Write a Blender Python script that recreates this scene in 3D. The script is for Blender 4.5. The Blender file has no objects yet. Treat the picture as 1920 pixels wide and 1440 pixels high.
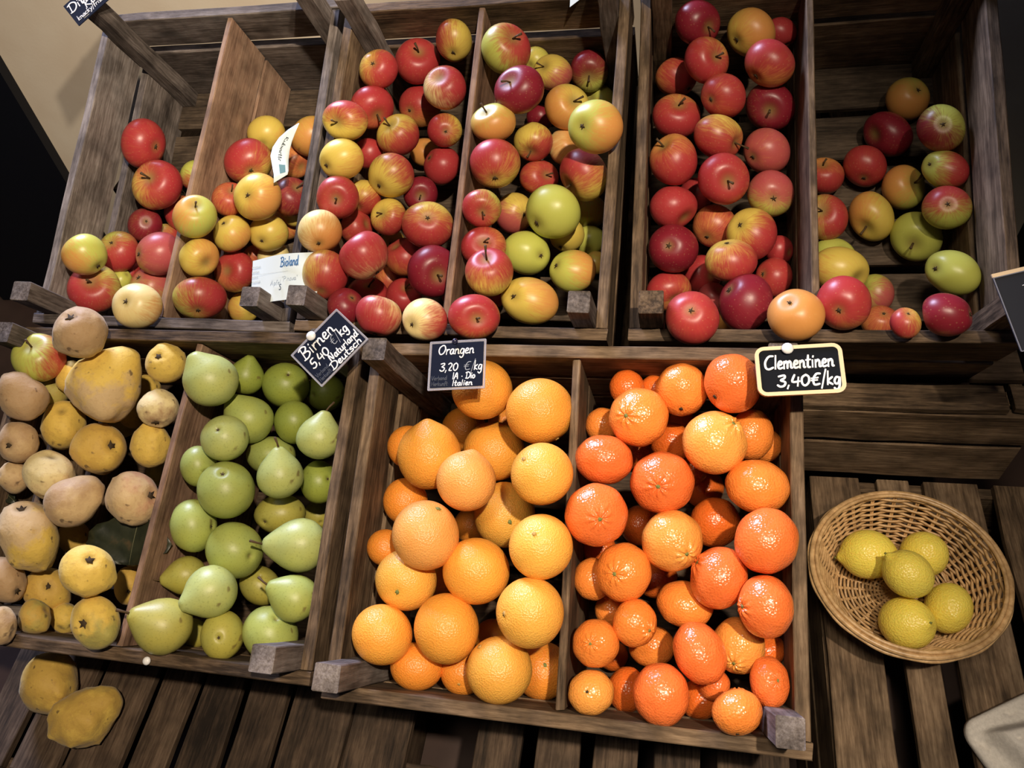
import bpy, math, random
import numpy as np
from mathutils import Matrix, Vector, Quaternion

random.seed(7)
SC = bpy.context.scene
COL = SC.collection

# ------------------------------------------------------------------ camera
VIEWER = Vector((0.3635, -0.2399, 1.0198))
cam_d = bpy.data.cameras.new('camera')
cam = bpy.data.objects.new('camera', cam_d)
COL.objects.link(cam)
cam_d.sensor_fit = 'HORIZONTAL'
cam_d.sensor_width = 36.0
cam_d.lens = 26.2457
cam_d.clip_start = 0.02
cam.matrix_world = Matrix(((0.9767, -0.0264, 0.2128, 0.3635), (0.1475, 0.8032, -0.5771, -0.2399), (-0.1557, 0.5951, 0.7884, 1.0198), (0.0000, 0.0000, 0.0000, 1.0000)))
SC.camera = cam

# ------------------------------------------------------------------ view, world, lights
SC.view_settings.view_transform = 'Standard'
SC.view_settings.look = 'None'
SC.view_settings.gamma = 1
SC.view_settings.use_curve_mapping = False
SC.view_settings.exposure = -0.38

w = bpy.data.worlds.new('dim_shop')
SC.world = w
w.use_nodes = True
bg = w.node_tree.nodes['Background']
bg.inputs[0].default_value = (0.55, 0.62, 0.85, 1)
bg.inputs[1].default_value = 0.055


def look_at(o, target):
    d = Vector(target) - o.location
    o.rotation_euler = d.to_track_quat('-Z', 'Y').to_euler()


def area(name, loc, target, size, power, color):
    d = bpy.data.lights.new(name, 'AREA')
    d.shape = 'DISK'
    d.size = size
    d.energy = power
    d.color = color
    o = bpy.data.objects.new(name, d)
    COL.objects.link(o)
    o.location = loc
    look_at(o, target)
    return o


def spot(name, loc, target, size, power, color, angle=60, blend=.6):
    d = bpy.data.lights.new(name, 'SPOT')
    d.shadow_soft_size = size
    d.energy = power
    d.color = color
    d.spot_size = math.radians(angle)
    d.spot_blend = blend
    o = bpy.data.objects.new(name, d)
    COL.objects.link(o)
    o.location = loc
    look_at(o, target)
    return o


# cool daylight from a far window beyond the low wall behind the display, on the left
area('window_daylight', (-1.30, 2.60, 1.95), (.10, .20, .1), 1.1, 255, (.62, .68, 1.0))
# warm spots: shop spot high on the shopper's right, added overhead fill, left-wall wash
spot('warm_spot_light', (.75, -.30, 1.95), (-.36, .20, .1), .025, 185, (1.0, .83, .64), 71, .75)
spot('overhead_fill_light', (.22, -.35, 2.3), (.56, .08, 0), .16, 80, (1.0, .85, .66), 46, .9)
spot('wall_spot_light', (.50, .08, 1.38), (-.80, 1.0, .30), .02, 62, (1.0, .86, .68), 42, .8)


# ------------------------------------------------------------------ helpers

def tag(o, label=None, cat=None, group=None, kind=None):
    if label: o['label'] = label
    if cat: o['category'] = cat
    if group: o['group'] = group
    if kind: o['kind'] = kind
    return o


def empty(name, mat=None, parent=None):
    o = bpy.data.objects.new(name, None)
    o.empty_display_size = .02
    COL.objects.link(o)
    if parent: o.parent = parent
    if mat is not None: o.matrix_basis = mat
    return o


def mesh_obj(name, verts, faces, mat, parent=None, M=None, smooth=True, attrs=None):
    me = bpy.data.meshes.new(name)
    verts = np.asarray(verts, dtype=np.float32)
    me.from_pydata(verts.tolist(), [], faces)
    if smooth:
        me.polygons.foreach_set('use_smooth', [True] * len(me.polygons))
    if attrs:
        for nm, (ty, data) in attrs.items():
            a = me.attributes.new(nm, ty, 'POINT')
            data = np.asarray(data, dtype=np.float32).ravel()
            a.data.foreach_set({'FLOAT': 'value', 'FLOAT_VECTOR': 'vector', 'FLOAT_COLOR': 'color'}[ty], data)
    me.update()
    if mat: me.materials.append(mat)
    o = bpy.data.objects.new(name, me)
    COL.objects.link(o)
    if parent: o.parent = parent
    if M is not None: o.matrix_basis = M
    return o


class NT:
    def __init__(s, name):
        s.m = bpy.data.materials.new(name)
        s.m.use_nodes = True
        s.t = s.m.node_tree
        s.b = s.t.nodes['Principled BSDF']
    def n(s, ty, **kw):
        x = s.t.nodes.new(ty)
        for k, v in kw.items(): setattr(x, k, v)
        return x
    def l(s, a, b): s.t.links.new(a, b)
    def attr(s, nm):
        return s.n('ShaderNodeAttribute', attribute_name=nm)
    def math(s, op, a, b=None, c=None, clamp=False):
        x = s.n('ShaderNodeMath', operation=op, use_clamp=clamp)
        for i, v in enumerate((a, b, c)):
            if v is None: continue
            if isinstance(v, (int, float)): x.inputs[i].default_value = v
            else: s.l(v, x.inputs[i])
        return x.outputs[0]
    def noise(s, vec, scale, detail=3, rough=.5):
        x = s.n('ShaderNodeTexNoise')
        x.inputs['Scale'].default_value = scale
        x.inputs['Detail'].default_value = detail
        x.inputs['Roughness'].default_value = rough
        if vec is not None: s.l(vec, x.inputs['Vector'])
        return x.outputs[0]
    def ramp(s, fac, stops):
        x = s.n('ShaderNodeValToRGB')
        e = x.color_ramp.elements
        while len(e) < len(stops): e.new(.5)
        for k, (p, c) in enumerate(stops):
            e[k].position = p
            e[k].color = (c, c, c, 1) if isinstance(c, (int, float)) else (*c, 1)
        s.l(fac, x.inputs[0])
        return x.outputs[0]
    def mix(s, fac, a, b, bt='MIX'):
        x = s.n('ShaderNodeMix', data_type='RGBA', blend_type=bt)
        for sock, v in ((x.inputs[0], fac), (x.inputs[6], a), (x.inputs[7], b)):
            if isinstance(v, (int, float)): sock.default_value = v
            elif isinstance(v, tuple): sock.default_value = (*v, 1)
            else: s.l(v, sock)
        return x.outputs[2]
    def bump(s, h, strength, dist):
        x = s.n('ShaderNodeBump')
        x.inputs['Strength'].default_value = strength
        x.inputs['Distance'].default_value = dist
        s.l(h, x.inputs['Height'])
        s.l(x.outputs[0], s.b.inputs['Normal'])
    def out(s, col=None, rough=None, spec=None, coat=None):
        if col is not None:
            if isinstance(col, tuple): s.b.inputs['Base Color'].default_value = (*col, 1)
            else: s.l(col, s.b.inputs['Base Color'])
        if rough is not None:
            if isinstance(rough, (int, float)): s.b.inputs['Roughness'].default_value = rough
            else: s.l(rough, s.b.inputs['Roughness'])
        if spec is not None: s.b.inputs['Specular IOR Level'].default_value = spec
        if coat: s.b.inputs['Coat Weight'].default_value = coat; s.b.inputs['Coat Roughness'].default_value = .15
        return s.m


def plain(name, col, rough=.6, spec=.3):
    return NT(name).out(col, rough, spec)


def wood(name, dark, mid, light, rough=.75, grain=1.0):
    t = NT(name)
    tc = t.n('ShaderNodeTexCoord')
    oi = t.n('ShaderNodeObjectInfo')
    mp = t.n('ShaderNodeMapping')
    mp.inputs['Scale'].default_value = (3.0, 34.0, 34.0)
    t.l(tc.outputs['Object'], mp.inputs[0])
    off = t.n('ShaderNodeVectorMath', operation='SCALE')
    cx = t.n('ShaderNodeCombineXYZ')
    for i in range(3): t.l(oi.outputs['Random'], cx.inputs[i])
    t.l(cx.outputs[0], off.inputs[0]); off.inputs[3].default_value = 57.0
    ad = t.n('ShaderNodeVectorMath', operation='ADD')
    t.l(mp.outputs[0], ad.inputs[0]); t.l(off.outputs[0], ad.inputs[1])
    ad2 = t.n('ShaderNodeVectorMath', operation='ADD')
    t.l(tc.outputs['Object'], ad2.inputs[0]); t.l(off.outputs[0], ad2.inputs[1])
    n1 = t.noise(ad.outputs[0], 1.0, 5, .6)            # broad bands along the grain
    n2 = t.noise(ad.outputs[0], 8.0, 6, .72)           # fine fibres
    n3 = t.noise(ad2.outputs[0], 22.0, 3, .55)         # blotches, dirt
    # knots
    vo = t.n('ShaderNodeTexVoronoi')
    vo.inputs['Scale'].default_value = 9.0
    mk = t.n('ShaderNodeMapping'); mk.inputs['Scale'].default_value = (.55, 1.5, 1.5)
    t.l(ad2.outputs[0], mk.inputs[0]); t.l(mk.outputs[0], vo.inputs['Vector'])
    knot = t.ramp(vo.outputs['Distance'], [(0.0, 1.0), (.045, .9), (.11, 0.0)])
    a = t.math('MULTIPLY_ADD', n2, .62, t.math('MULTIPLY_ADD', n1, .62, -.10))
    a = t.math('ADD', a, t.math('MULTIPLY_ADD', oi.outputs['Random'], .14, -.08))
    c = t.ramp(a, [(.34, dark), (.52, mid), (.72, light)])
    bl = t.ramp(n3, [(.35, .55), (.60, 1.06)])
    c = t.mix(1.0, c, bl, 'MULTIPLY')
    c = t.mix(t.math('MULTIPLY', knot, .6), c, tuple(x * .35 for x in dark))
    h = t.math('ADD', t.math('MULTIPLY', n2, .6), t.math('MULTIPLY', n1, .6))
    t.bump(h, .55 * grain, .0016)
    return t.out(c, rough, .25)


W_GREY = wood('weathered_grey_wood', (.055, .043, .036), (.165, .135, .118), (.31, .27, .245))
W_BROWN = wood('aged_brown_wood', (.042, .026, .014), (.150, .098, .057), (.30, .21, .13))
W_INNER = wood('shaded_bottom_wood', (.026, .018, .012), (.085, .060, .040), (.17, .125, .085))  # shade of the apple crate floors put into the wood colour
W_DARK = wood('shade_darkened_wood', (.020, .013, .008), (.070, .045, .028), (.15, .102, .066))  # dark brown, lowered further to hold shade on table and crate bottoms
W_WARM = wood('warm_divider_wood', (.11, .060, .038), (.26, .155, .10), (.38, .25, .165))

# ------------------------------------------------------------------ planks and crates

def plank_mesh(name, L, Wd, T, mat, seed, nseg=6, wob=.0009, ch=.0012):
    r = random.Random(seed)
    V = []; F = []
    for i in range(nseg + 1):
        x = -L / 2 + L * i / nseg
        oy = r.uniform(-wob, wob); a = Wd / 2 + r.uniform(-wob, wob) * .8; b = T / 2 + r.uniform(-wob, wob) * .3
        oz = r.uniform(-wob, wob) * .5
        for (y, z) in ((-a + ch, -b), (a - ch, -b), (a, -b + ch), (a, b - ch), (a - ch, b), (-a + ch, b), (-a, b - ch), (-a, -b + ch)):
            V.append((x + (r.uniform(-.0008, .0008) if i in (0, nseg) else 0), y + oy, z + oz))
    for i in range(nseg):
        for k in range(8):
            F.append((i * 8 + k, i * 8 + (k + 1) % 8, (i + 1) * 8 + (k + 1) % 8, (i + 1) * 8 + k))
    F.append(tuple(range(7, -1, -1)))
    F.append(tuple(nseg * 8 + k for k in range(8)))
    me = bpy.data.meshes.new(name)
    me.from_pydata(V, [], F)
    me.materials.append(mat)
    me.update()
    return me


PSEED = [0]


def plank(parent, name, a, b, mat, wob=.0009, slant=0.0):
    """box from corner a to corner b in the parent's frame, grain along its longest side"""
    a = Vector(a); b = Vector(b)
    d = b - a; c = (a + b) / 2
    ax = max(range(3), key=lambda i: d[i])
    others = [i for i in range(3) if i != ax]
    wi, ti = (others[0], others[1]) if d[others[0]] >= d[others[1]] else (others[1], others[0])
    PSEED[0] += 1
    me = plank_mesh(name, d[ax], d[wi], d[ti], mat, PSEED[0], wob=wob)
    M = Matrix.Identity(4)
    ex = Vector((0, 0, 0)); ex[ax] = 1
    ey = Vector((0, 0, 0)); ey[wi] = 1
    ez = ex.cross(ey)
    for i in range(3):
        M[i][0] = ex[i]; M[i][1] = ey[i]; M[i][2] = ez[i]; M[i][3] = c[i]
    if slant:
        M = Matrix.Translation(c) @ Matrix.Rotation(slant, 4, 'Z') @ Matrix.Translation(-c) @ M
    o = bpy.data.objects.new(name, me)
    COL.objects.link(o)
    o.parent = parent
    o.matrix_basis = M
    return o


def crate(label, M, W, H, D, side_mat, bottom_mat, div_mat, rows, group, post_mat, dv, gap=.011):
    c = empty('fruit_crate', M)
    tag(c, label, 'crate', group)
    T = .015
    # (plank heights, gap): the short ends and the long sides are boarded differently
    ends = {2: (.060, .018) if W < .42 else (.080, .012), 3: (.072, .010)}[rows]
    sides = {2: (.077, .018), 3: (.072, .010)}[rows]
    def courses(h_, g_):
        z = 0.0; out = []
        for k in range(rows):
            z0 = -D if k == rows - 1 else z - h_
            out.append((z0, z)); z = z0 - g_
        return out
    for z0, z1 in courses(*ends):
        plank(c, 'end_plank', (0, 0, z0), (W, T, z1), side_mat)
        plank(c, 'end_plank', (0, H - T, z0), (W, H, z1), side_mat)
    for z0, z1 in courses(*sides):
        plank(c, 'side_plank', (.001, T + .001, z0), (T, H - T - .001, z1 - .0015), side_mat)
        plank(c, 'side_plank', (W - T, T + .001, z0), (W - .001, H - T - .001, z1 - .0015), side_mat)
    n = max(4, round(H / .085))
    pitch = (H - .004) / n
    for k in range(n):
        plank(c, 'bottom_slat', (.004, .002 + k * pitch, -D - .0), (W - .004, .002 + (k + 1) * pitch - .014, -D + .010), bottom_mat)
    s = .027
    for x in (T, W - T - s):
        for y in (T, H - T - s):
            plank(c, 'corner_post', (x + .0005, y + .0005, -D + .011), (x + s, y + s, .058), post_mat, wob=.0012)
    md = W / 2 + (dv[0] + dv[1]) / 2
    for z0, z1 in ((-.100, -.004), (-D + .012, -.106)):
        a = -math.atan((dv[1] - dv[0]) / H)
        plank(c, 'divider', (md - .0045, T + .002, z0), (md + .0045, H - T - .002, z1), div_mat, slant=a)
    return c


def mat4(R, o):
    return Matrix([[*R[0], o[0]], [*R[1], o[1]], [*R[2], o[2]], [0, 0, 0, 1]])


# ------------------------------------------------------------------ setting
def structure(name, verts, faces, mat):
    o = mesh_obj(name, verts, faces, mat, smooth=False)
    o['kind'] = 'structure'
    return o


def boxv(a, b):
    (x0, y0, z0), (x1, y1, z1) = a, b
    V = [(x0, y0, z0), (x1, y0, z0), (x1, y1, z0), (x0, y1, z0), (x0, y0, z1), (x1, y0, z1), (x1, y1, z1), (x0, y1, z1)]
    F = [(3, 2, 1, 0), (4, 5, 6, 7), (0, 1, 5, 4), (1, 2, 6, 5), (2, 3, 7, 6), (3, 0, 4, 7)]
    return V, F


def plaster():
    t = NT('cream_plaster')
    tc = t.n('ShaderNodeTexCoord')
    n = t.noise(tc.outputs['Object'], 9, 4)
    c = t.ramp(n, [(.3, (.80, .68, .53)), (.7, (.87, .77, .62))])
    t.bump(t.noise(tc.outputs['Object'], 160, 3), .15, .001)
    return t.out(c, .85, .2)


def floor_mat():
    t = NT('brown_floor')
    tc = t.n('ShaderNodeTexCoord')
    n = t.noise(tc.outputs['Object'], 7, 5)
    return t.out(t.ramp(n, [(.3, (.045, .028, .024)), (.7, (.085, .052, .042))]), .6, .3)


PLASTER = plaster()
FLOORZ = -.30
structure('wall_back', *boxv((-2.6, 1.0, FLOORZ), (1.02, 1.06, .66)), PLASTER)
structure('floor', *boxv((-2.6, -1.6, FLOORZ - .05), (2.0, 1.06, FLOORZ)), floor_mat())
structure('dark_screen_right', *boxv((1.02, -.2, FLOORZ), (1.06, 1.06, .66)), plain('unlit_black', (.012, .012, .016), .7))  # added black panel standing in for the dark, unlit floor at right
dd = empty('door_1'); dd['kind'] = 'structure'
BLK = plain('near_black_paint', (.004, .005, .009), .55)
DV, DF = boxv((-1.46, .975, FLOORZ + .002), (-1.0, .999, .655))
DV = [(x + .164 * (z_ - .4) + (.03 if x > -1.2 else .05), y, z_) for x, y, z_ in DV]      # leans a little
mesh_obj('door_panel', DV, DF, BLK, dd, smooth=False)

# table-height row of upturned crates that carries the display

def upturned(label, x0, x1, y0, y1, ztop, zbot, slats, mat, group, notch=False):
    c = empty('upturned_crate', Matrix.Translation((0, 0, zbot)))
    tag(c, label, 'crate', group)
    h = ztop - zbot; t = .012
    for (a, b) in slats:
        plank(c, 'bottom_slat', (a, y0 + .002, h - t), (b, y1 - .002, h), mat, wob=.0016)
    rows = 2 if h < .2 else 3
    gap = .012
    ph = (h - t - .002 - gap * (rows - 1)) / rows
    for k in range(rows):
        z0 = k * (ph + gap)
        plank(c, 'end_plank', (x0, y0, z0), (x1, y0 + .016, z0 + ph), mat)
        plank(c, 'end_plank', (x0, y1 - .016, z0), (x1, y1, z0 + ph), mat)
        plank(c, 'side_plank', (x0, y0 + .018, z0), (x0 + .015, y1 - .018, z0 + ph), mat)
        plank(c, 'side_plank', (x1 - .015, y0 + .018, z0), (x1, y1 - .018, z0 + ph), mat)
    for x in (x0 + .016, x1 - .044):
        for y in (y0 + .018, y1 - .046):
            plank(c, 'corner_post', (x, y, 0), (x + .028, y + .028, h - t - .002), mat)
    return c


def slat_list(x0, x1, edges):
    pts = [x0] + [e for g in edges for e in g] + [x1]
    return [(pts[i], pts[i + 1]) for i in range(0, len(pts), 2)]


GB = 'upturned crates making the display table'
g1 = upturned('upturned slatted crate under the quince and pear crate', -.598, -.050, -.175, .34, -.001, -.30,
         slat_list(-.598, -.050, [(-.535, -.522), (-.452, -.440), (-.358, -.344), (-.288, -.277), (-.217, -.205), (-.147, -.136)]), W_DARK, GB)
g2 = upturned('upturned slatted crate under the orange and clementine crate', -.044, .508, -.165, .34, -.001, -.30,
         slat_list(-.044, .508, [(.037, .128), (.186, .203), (.259, .279), (.331, .352), (.407, .424)]), W_DARK, GB)
plank(g2, 'notched_rail', (.036, -.160, .272), (.131, -.096, .286), W_DARK)
g3 = upturned('upturned slatted crate under the wicker basket', .562, 1.0, -.165, .355, -.001, -.30,
         slat_list(.562, 1.0, [(.630, .655), (.697, .715), (.786, .805), (.87, .888)]), W_BROWN, GB)
GF = 'low crates carrying the apple crates'
for (x0, x1, lab) in ((-.735, -.125, 'low upturned crate behind the quince crate'), (-.115, .502, 'low upturned crate behind the orange crate')):
    upturned(lab, x0, x1, .374, .955, .130, 0, slat_list(x0, x1, [(x0 + .12, x0 + .135), (x0 + .245, x0 + .26), (x0 + .37, x0 + .385), (x0 + .49, x0 + .505)]), W_DARK, GF)
f3 = empty('low_crate', Matrix.Translation((0, 0, 0)))
tag(f3, 'low plank-sided crate behind the wicker basket, under the far-right apples', 'crate', GF)
x0, x1, y0, y1 = .516, .822, .357, .955
plank(f3, 'end_plank', (x0, y0, .098), (x1, y0 + .014, .163), W_BROWN, wob=.0014)
plank(f3, 'end_plank', (x0, y0 + .002, .004), (x1 - .010, y0 + .016, .087), W_BROWN, wob=.0014)
plank(f3, 'top_slat', (x0, y0 + .001, .1645), (x1 - .052, y0 + .039, .1755), W_BROWN, wob=.0016)
plank(f3, 'top_slat', (x1 - .044, y0 + .004, .1645), (x1 - .004, y0 + .040, .1755), W_BROWN)
for k in range(5):
    plank(f3, 'top_slat', (x0, y0 + .085 + k * .1, .1195), (x1, y0 + .085 + k * .1 + .088, .130), W_DARK)
for z0, z1 in ((.004, .087), (.098, .118)):
    plank(f3, 'side_plank', (x1 - .016, y0 + .018, z0), (x1, y1 - .018, z1), W_BROWN)
    plank(f3, 'side_plank', (x0, y0 + .018, z0), (x0 + .016, y1 - .018, z1), W_BROWN)
    plank(f3, 'end_plank', (x0, y1 - .016, z0), (x1, y1, z1), W_BROWN)
for x in (x0 + .018, x1 - .046):
    for y, zt in ((y0 + .018, .163), (y1 - .046, .118)):
        plank(f3, 'corner_post', (x, y, .0), (x + .026, y + .022, zt), W_BROWN)
GH = 'hidden crates propping the backs of the apple crates'
for (x0, x1, lab) in ((-.66, -.23, 'back prop crate behind the left apple crate'), (-.20, .24, 'back prop crate behind the middle apple crate'), (.30, .76, 'back prop crate behind the right apple crate')):
    upturned(lab, x0, x1, .735, .965, .262, .131, slat_list(x0, x1, [(x0 + .14, x0 + .155), (x0 + .28, x0 + .295)]), W_DARK, GH)

crate('front middle crate holding oranges and clementines',
      mat4(((1.0000, 0.0000, 0.0000), (0.0000, 0.9397, -0.3420), (0.0000, 0.3420, 0.9397)), (0.0000, -0.0787, 0.2161)), 0.4991, 0.4074, 0.230, W_BROWN, W_DARK, W_BROWN, 3, 'wooden fruit crates', W_GREY, (0.009, 0.003))
crate('front left crate holding quinces and pears',
      mat4(((1.0000, 0.0081, 0.0000), (-0.0076, 0.9397, -0.3420), (-0.0028, 0.3420, 0.9397)), (-0.5145, -0.0651, 0.2211)), 0.4991, 0.4074, 0.230, W_BROWN, W_DARK, W_WARM, 3, 'wooden fruit crates', W_GREY, (0.002, 0.022))
crate('greyish far-left apple crate, half empty with bare slats at its top',
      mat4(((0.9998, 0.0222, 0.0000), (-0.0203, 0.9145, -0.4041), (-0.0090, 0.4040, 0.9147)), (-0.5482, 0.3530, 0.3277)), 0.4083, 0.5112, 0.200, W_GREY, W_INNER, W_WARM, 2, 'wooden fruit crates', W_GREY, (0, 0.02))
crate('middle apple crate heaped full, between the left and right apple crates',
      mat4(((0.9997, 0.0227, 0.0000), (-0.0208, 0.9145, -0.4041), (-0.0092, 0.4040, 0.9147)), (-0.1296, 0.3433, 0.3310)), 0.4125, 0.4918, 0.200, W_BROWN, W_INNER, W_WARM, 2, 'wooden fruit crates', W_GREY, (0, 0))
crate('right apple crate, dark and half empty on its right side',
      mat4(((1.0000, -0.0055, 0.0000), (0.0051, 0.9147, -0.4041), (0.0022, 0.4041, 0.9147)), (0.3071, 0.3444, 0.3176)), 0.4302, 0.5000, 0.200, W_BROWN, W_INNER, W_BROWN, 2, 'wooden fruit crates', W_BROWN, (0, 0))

# ------------------------------------------------------------------ fruit
def sph(nu, nv):
    th = np.linspace(0, math.pi, nv + 1)[1:-1]
    ph = np.linspace(0, 2 * math.pi, nu, endpoint=False)
    TH, PH = np.meshgrid(th, ph, indexing='ij')
    TH = np.concatenate([[0.0], TH.ravel(), [math.pi]])
    PH = np.concatenate([[0.0], PH.ravel(), [0.0]])
    F = []
    for k in range(nu): F.append((0, 1 + k, 1 + (k + 1) % nu))
    for j in range(nv - 2):
        for k in range(nu):
            a = 1 + j * nu + k; b = 1 + j * nu + (k + 1) % nu
            F.append((a, a + nu, b + nu, b))
    e = 1 + (nv - 2) * nu; last = len(TH) - 1
    for k in range(nu): F.append((e + k, last, e + (k + 1) % nu))
    return TH, PH, F


def bumps(P, rs, n, amp, w):
    """smooth lumps scattered on a unit-ish surface"""
    out = np.zeros(len(P))
    N = P / np.linalg.norm(P, axis=1, keepdims=True)
    for _ in range(n):
        d = rs.normal(size=3); d /= np.linalg.norm(d)
        out += rs.uniform(-.6, 1) * amp * np.exp(-((1 - N @ d) / w))
    return out


COLS = {
    'Y': (.70, .53, .10), 'G': (.50, .52, .10), 'C': (.84, .68, .30), 'O': (.66, .29, .075),
    'R': (.41, .038, .040), 'D': (.22, .014, .026), 'P': (.47, .085, .085),
    'T': (.52, .30, .12), 'B': (.38, .19, .07),
}
QC = {'Y': (.74, .51, .10), 'G': (.42, .36, .09), 'C': (.76, .62, .30), 'O': (.58, .37, .075), 'T': (.62, .44, .22), 'B': (.46, .30, .15), 'P': (.58, .32, .18)}
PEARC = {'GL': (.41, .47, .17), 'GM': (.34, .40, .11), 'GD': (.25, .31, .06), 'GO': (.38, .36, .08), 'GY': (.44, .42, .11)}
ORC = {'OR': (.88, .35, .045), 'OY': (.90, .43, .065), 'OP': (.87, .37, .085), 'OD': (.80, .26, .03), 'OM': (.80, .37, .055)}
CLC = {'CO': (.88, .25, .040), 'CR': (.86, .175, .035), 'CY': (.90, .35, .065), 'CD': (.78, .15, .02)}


def apple_mat():
    t = NT('apple_skin')
    st = t.attr('st').outputs['Vector']
    tc = t.n('ShaderNodeTexCoord').outputs['Object']
    a = t.attr('ca').outputs['Color']; b = t.attr('cb').outputs['Color']
    m = t.attr('mask').outputs['Fac']
    cav = t.attr('cav').outputs['Fac']
    n1 = t.noise(st, 5.5, 4, .65)
    n2 = t.noise(tc, 55, 3, .5)
    f = t.math('ADD', m, t.math('MULTIPLY_ADD', n1, 1.5, -.75))
    f = t.math('ADD', f, t.math('MULTIPLY_ADD', n2, .9, -.45))
    f = t.ramp(t.math('MULTIPLY_ADD', f, .5, .5), [(.28, 0.0), (.50, .55), (.74, .93), (1.0, 1.0)])
    c = t.mix(f, a, b)
    c = t.mix(t.math('MULTIPLY', t.ramp(n1, [(.45, 0.0), (.75, 1.0)]), .22), c, b)
    vo = t.n('ShaderNodeTexVoronoi'); vo.inputs['Scale'].default_value = 210
    t.l(tc, vo.inputs['Vector'])
    dots = t.ramp(vo.outputs['Distance'], [(.0, .5), (.16, .3), (.22, 0.0)])
    c = t.mix(t.math('MULTIPLY', dots, .28), c, (.75, .55, .25))
    c = t.mix(t.math('MULTIPLY', cav, .85), c, (.26, .19, .05))
    t.bump(t.noise(tc, 120, 2), .05, .001)
    return t.out(c, t.math('ADD', t.math('MULTIPLY_ADD', n2, .14, .30), t.math('MULTIPLY', cav, .35)), .45)


def quince_mat():
    t = NT('quince_skin')
    tc = t.n('ShaderNodeTexCoord').outputs['Object']
    a = t.attr('ca').outputs['Color']; b = t.attr('cb').outputs['Color']
    m = t.attr('mask').outputs['Fac']; cav = t.attr('cav').outputs['Fac']
    n1 = t.noise(tc, 45, 5, .6); n2 = t.noise(tc, 190, 4, .6)
    f = t.math('ADD', m, t.math('MULTIPLY_ADD', n1, 3.2, -1.6))
    f = t.ramp(t.math('MULTIPLY_ADD', f, .5, .5), [(.30, 0.0), (.65, 1.0)])
    c = t.mix(f, a, b)
    c = t.mix(t.math('MULTIPLY', t.ramp(n2, [(.52, 0.0), (.75, 1.0)]), .35), c, (.34, .17, .06))
    sp = t.ramp(t.noise(tc, 85, 2, .4), [(.68, 0.0), (.74, 1.0)])
    c = t.mix(t.math('MULTIPLY', sp, .75), c, (.09, .05, .025))
    c = t.mix(t.math('MULTIPLY', cav, .7), c, (.10, .06, .03))
    t.bump(t.math('ADD', t.math('MULTIPLY', n1, .8), t.math('MULTIPLY', n2, .25)), .45, .004)
    t.b.inputs['Sheen Weight'].default_value = .12
    return t.out(c, .62, .3)


def pear_mat():
    t = NT('pear_skin')
    tc = t.n('ShaderNodeTexCoord').outputs['Object']
    a = t.attr('ca').outputs['Color']; cav = t.attr('cav').outputs['Fac']
    n1 = t.noise(tc, 26, 3); n2 = t.noise(tc, 420, 3, .6)
    c = t.mix(t.ramp(n1, [(.35, 0.0), (.7, .55)]), a, t.mix(1.0, a, (1.25, 1.08, .62), 'MULTIPLY'))
    c = t.mix(t.math('MULTIPLY', t.ramp(n2, [(.55, 0.0), (.7, 1.0)]), .45), c, t.mix(1.0, a, (.55, .52, .4), 'MULTIPLY'))
    sp = t.ramp(t.noise(tc, 60, 2, .4), [(.70, 0.0), (.75, 1.0)])
    c = t.mix(t.math('MULTIPLY', sp, .7), c, (.14, .085, .03))
    c = t.mix(t.math('MULTIPLY', cav, .75), c, (.16, .11, .04))
    t.bump(n2, .10, .001)
    return t.out(c, .42, .45)


def citrus_mat(name, pore, rough, bumpd, coat):
    t = NT(name)
    tc = t.n('ShaderNodeTexCoord').outputs['Object']
    a = t.attr('ca').outputs['Color']; cav = t.attr('cav').outputs['Fac']
    vo = t.n('ShaderNodeTexVoronoi'); vo.inputs['Scale'].default_value = pore
    t.l(tc, vo.inputs['Vector'])
    n1 = t.noise(tc, 22, 3); n2 = t.noise(tc, 75, 3, .6)
    c = t.mix(t.ramp(n1, [(.3, 0.0), (.75, .6)]), a, t.mix(1.0, a, (1.02, 1.22, 1.5), 'MULTIPLY'))
    sp = t.ramp(n2, [(.68, 0.0), (.80, 1.0)])
    c = t.mix(t.math('MULTIPLY', sp, .45), c, t.mix(1.0, a, (.6, .62, .8), 'MULTIPLY'))
    c = t.mix(t.math('MULTIPLY', cav, .5), c, t.mix(1.0, a, (.72, .85, .6), 'MULTIPLY'))
    dark = t.ramp(vo.outputs['Distance'], [(.0, .82), (.35, 1.0)])
    c = t.mix(1.0, c, dark, 'MULTIPLY')
    h = t.math('ADD', t.math('MULTIPLY', vo.outputs['Distance'], 1.0), t.math('MULTIPLY', n2, .5))
    t.bump(h, .55, bumpd)
    t.b.inputs['Subsurface Weight'].default_value = .12
    t.b.inputs['Subsurface Radius'].default_value = (.006, .002, .0006)
    t.b.inputs['Subsurface Scale'].default_value = 1.0
    return t.out(c, rough, .5, coat)


MAT = {
    'apple': apple_mat(), 'quince': quince_mat(), 'pear': pear_mat(),
    'orange': citrus_mat('orange_peel', 520, .40, .0009, 0),
    'clementine': citrus_mat('clementine_peel', 430, .25, .0010, .22),
    'lemon': citrus_mat('lemon_peel', 420, .36, .0011, 0),
}
STEM = plain('woody_stem', (.085, .050, .022), .7)
CALYX = plain('dried_calyx', (.055, .036, .018), .85)
BUTTON = plain('green_stem_button', (.20, .22, .06), .7)
RING = plain('tan_button_ring', (.50, .30, .08), .6)

GRID_HI = sph(48, 32)
GRID_LO = sph(30, 20)


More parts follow.
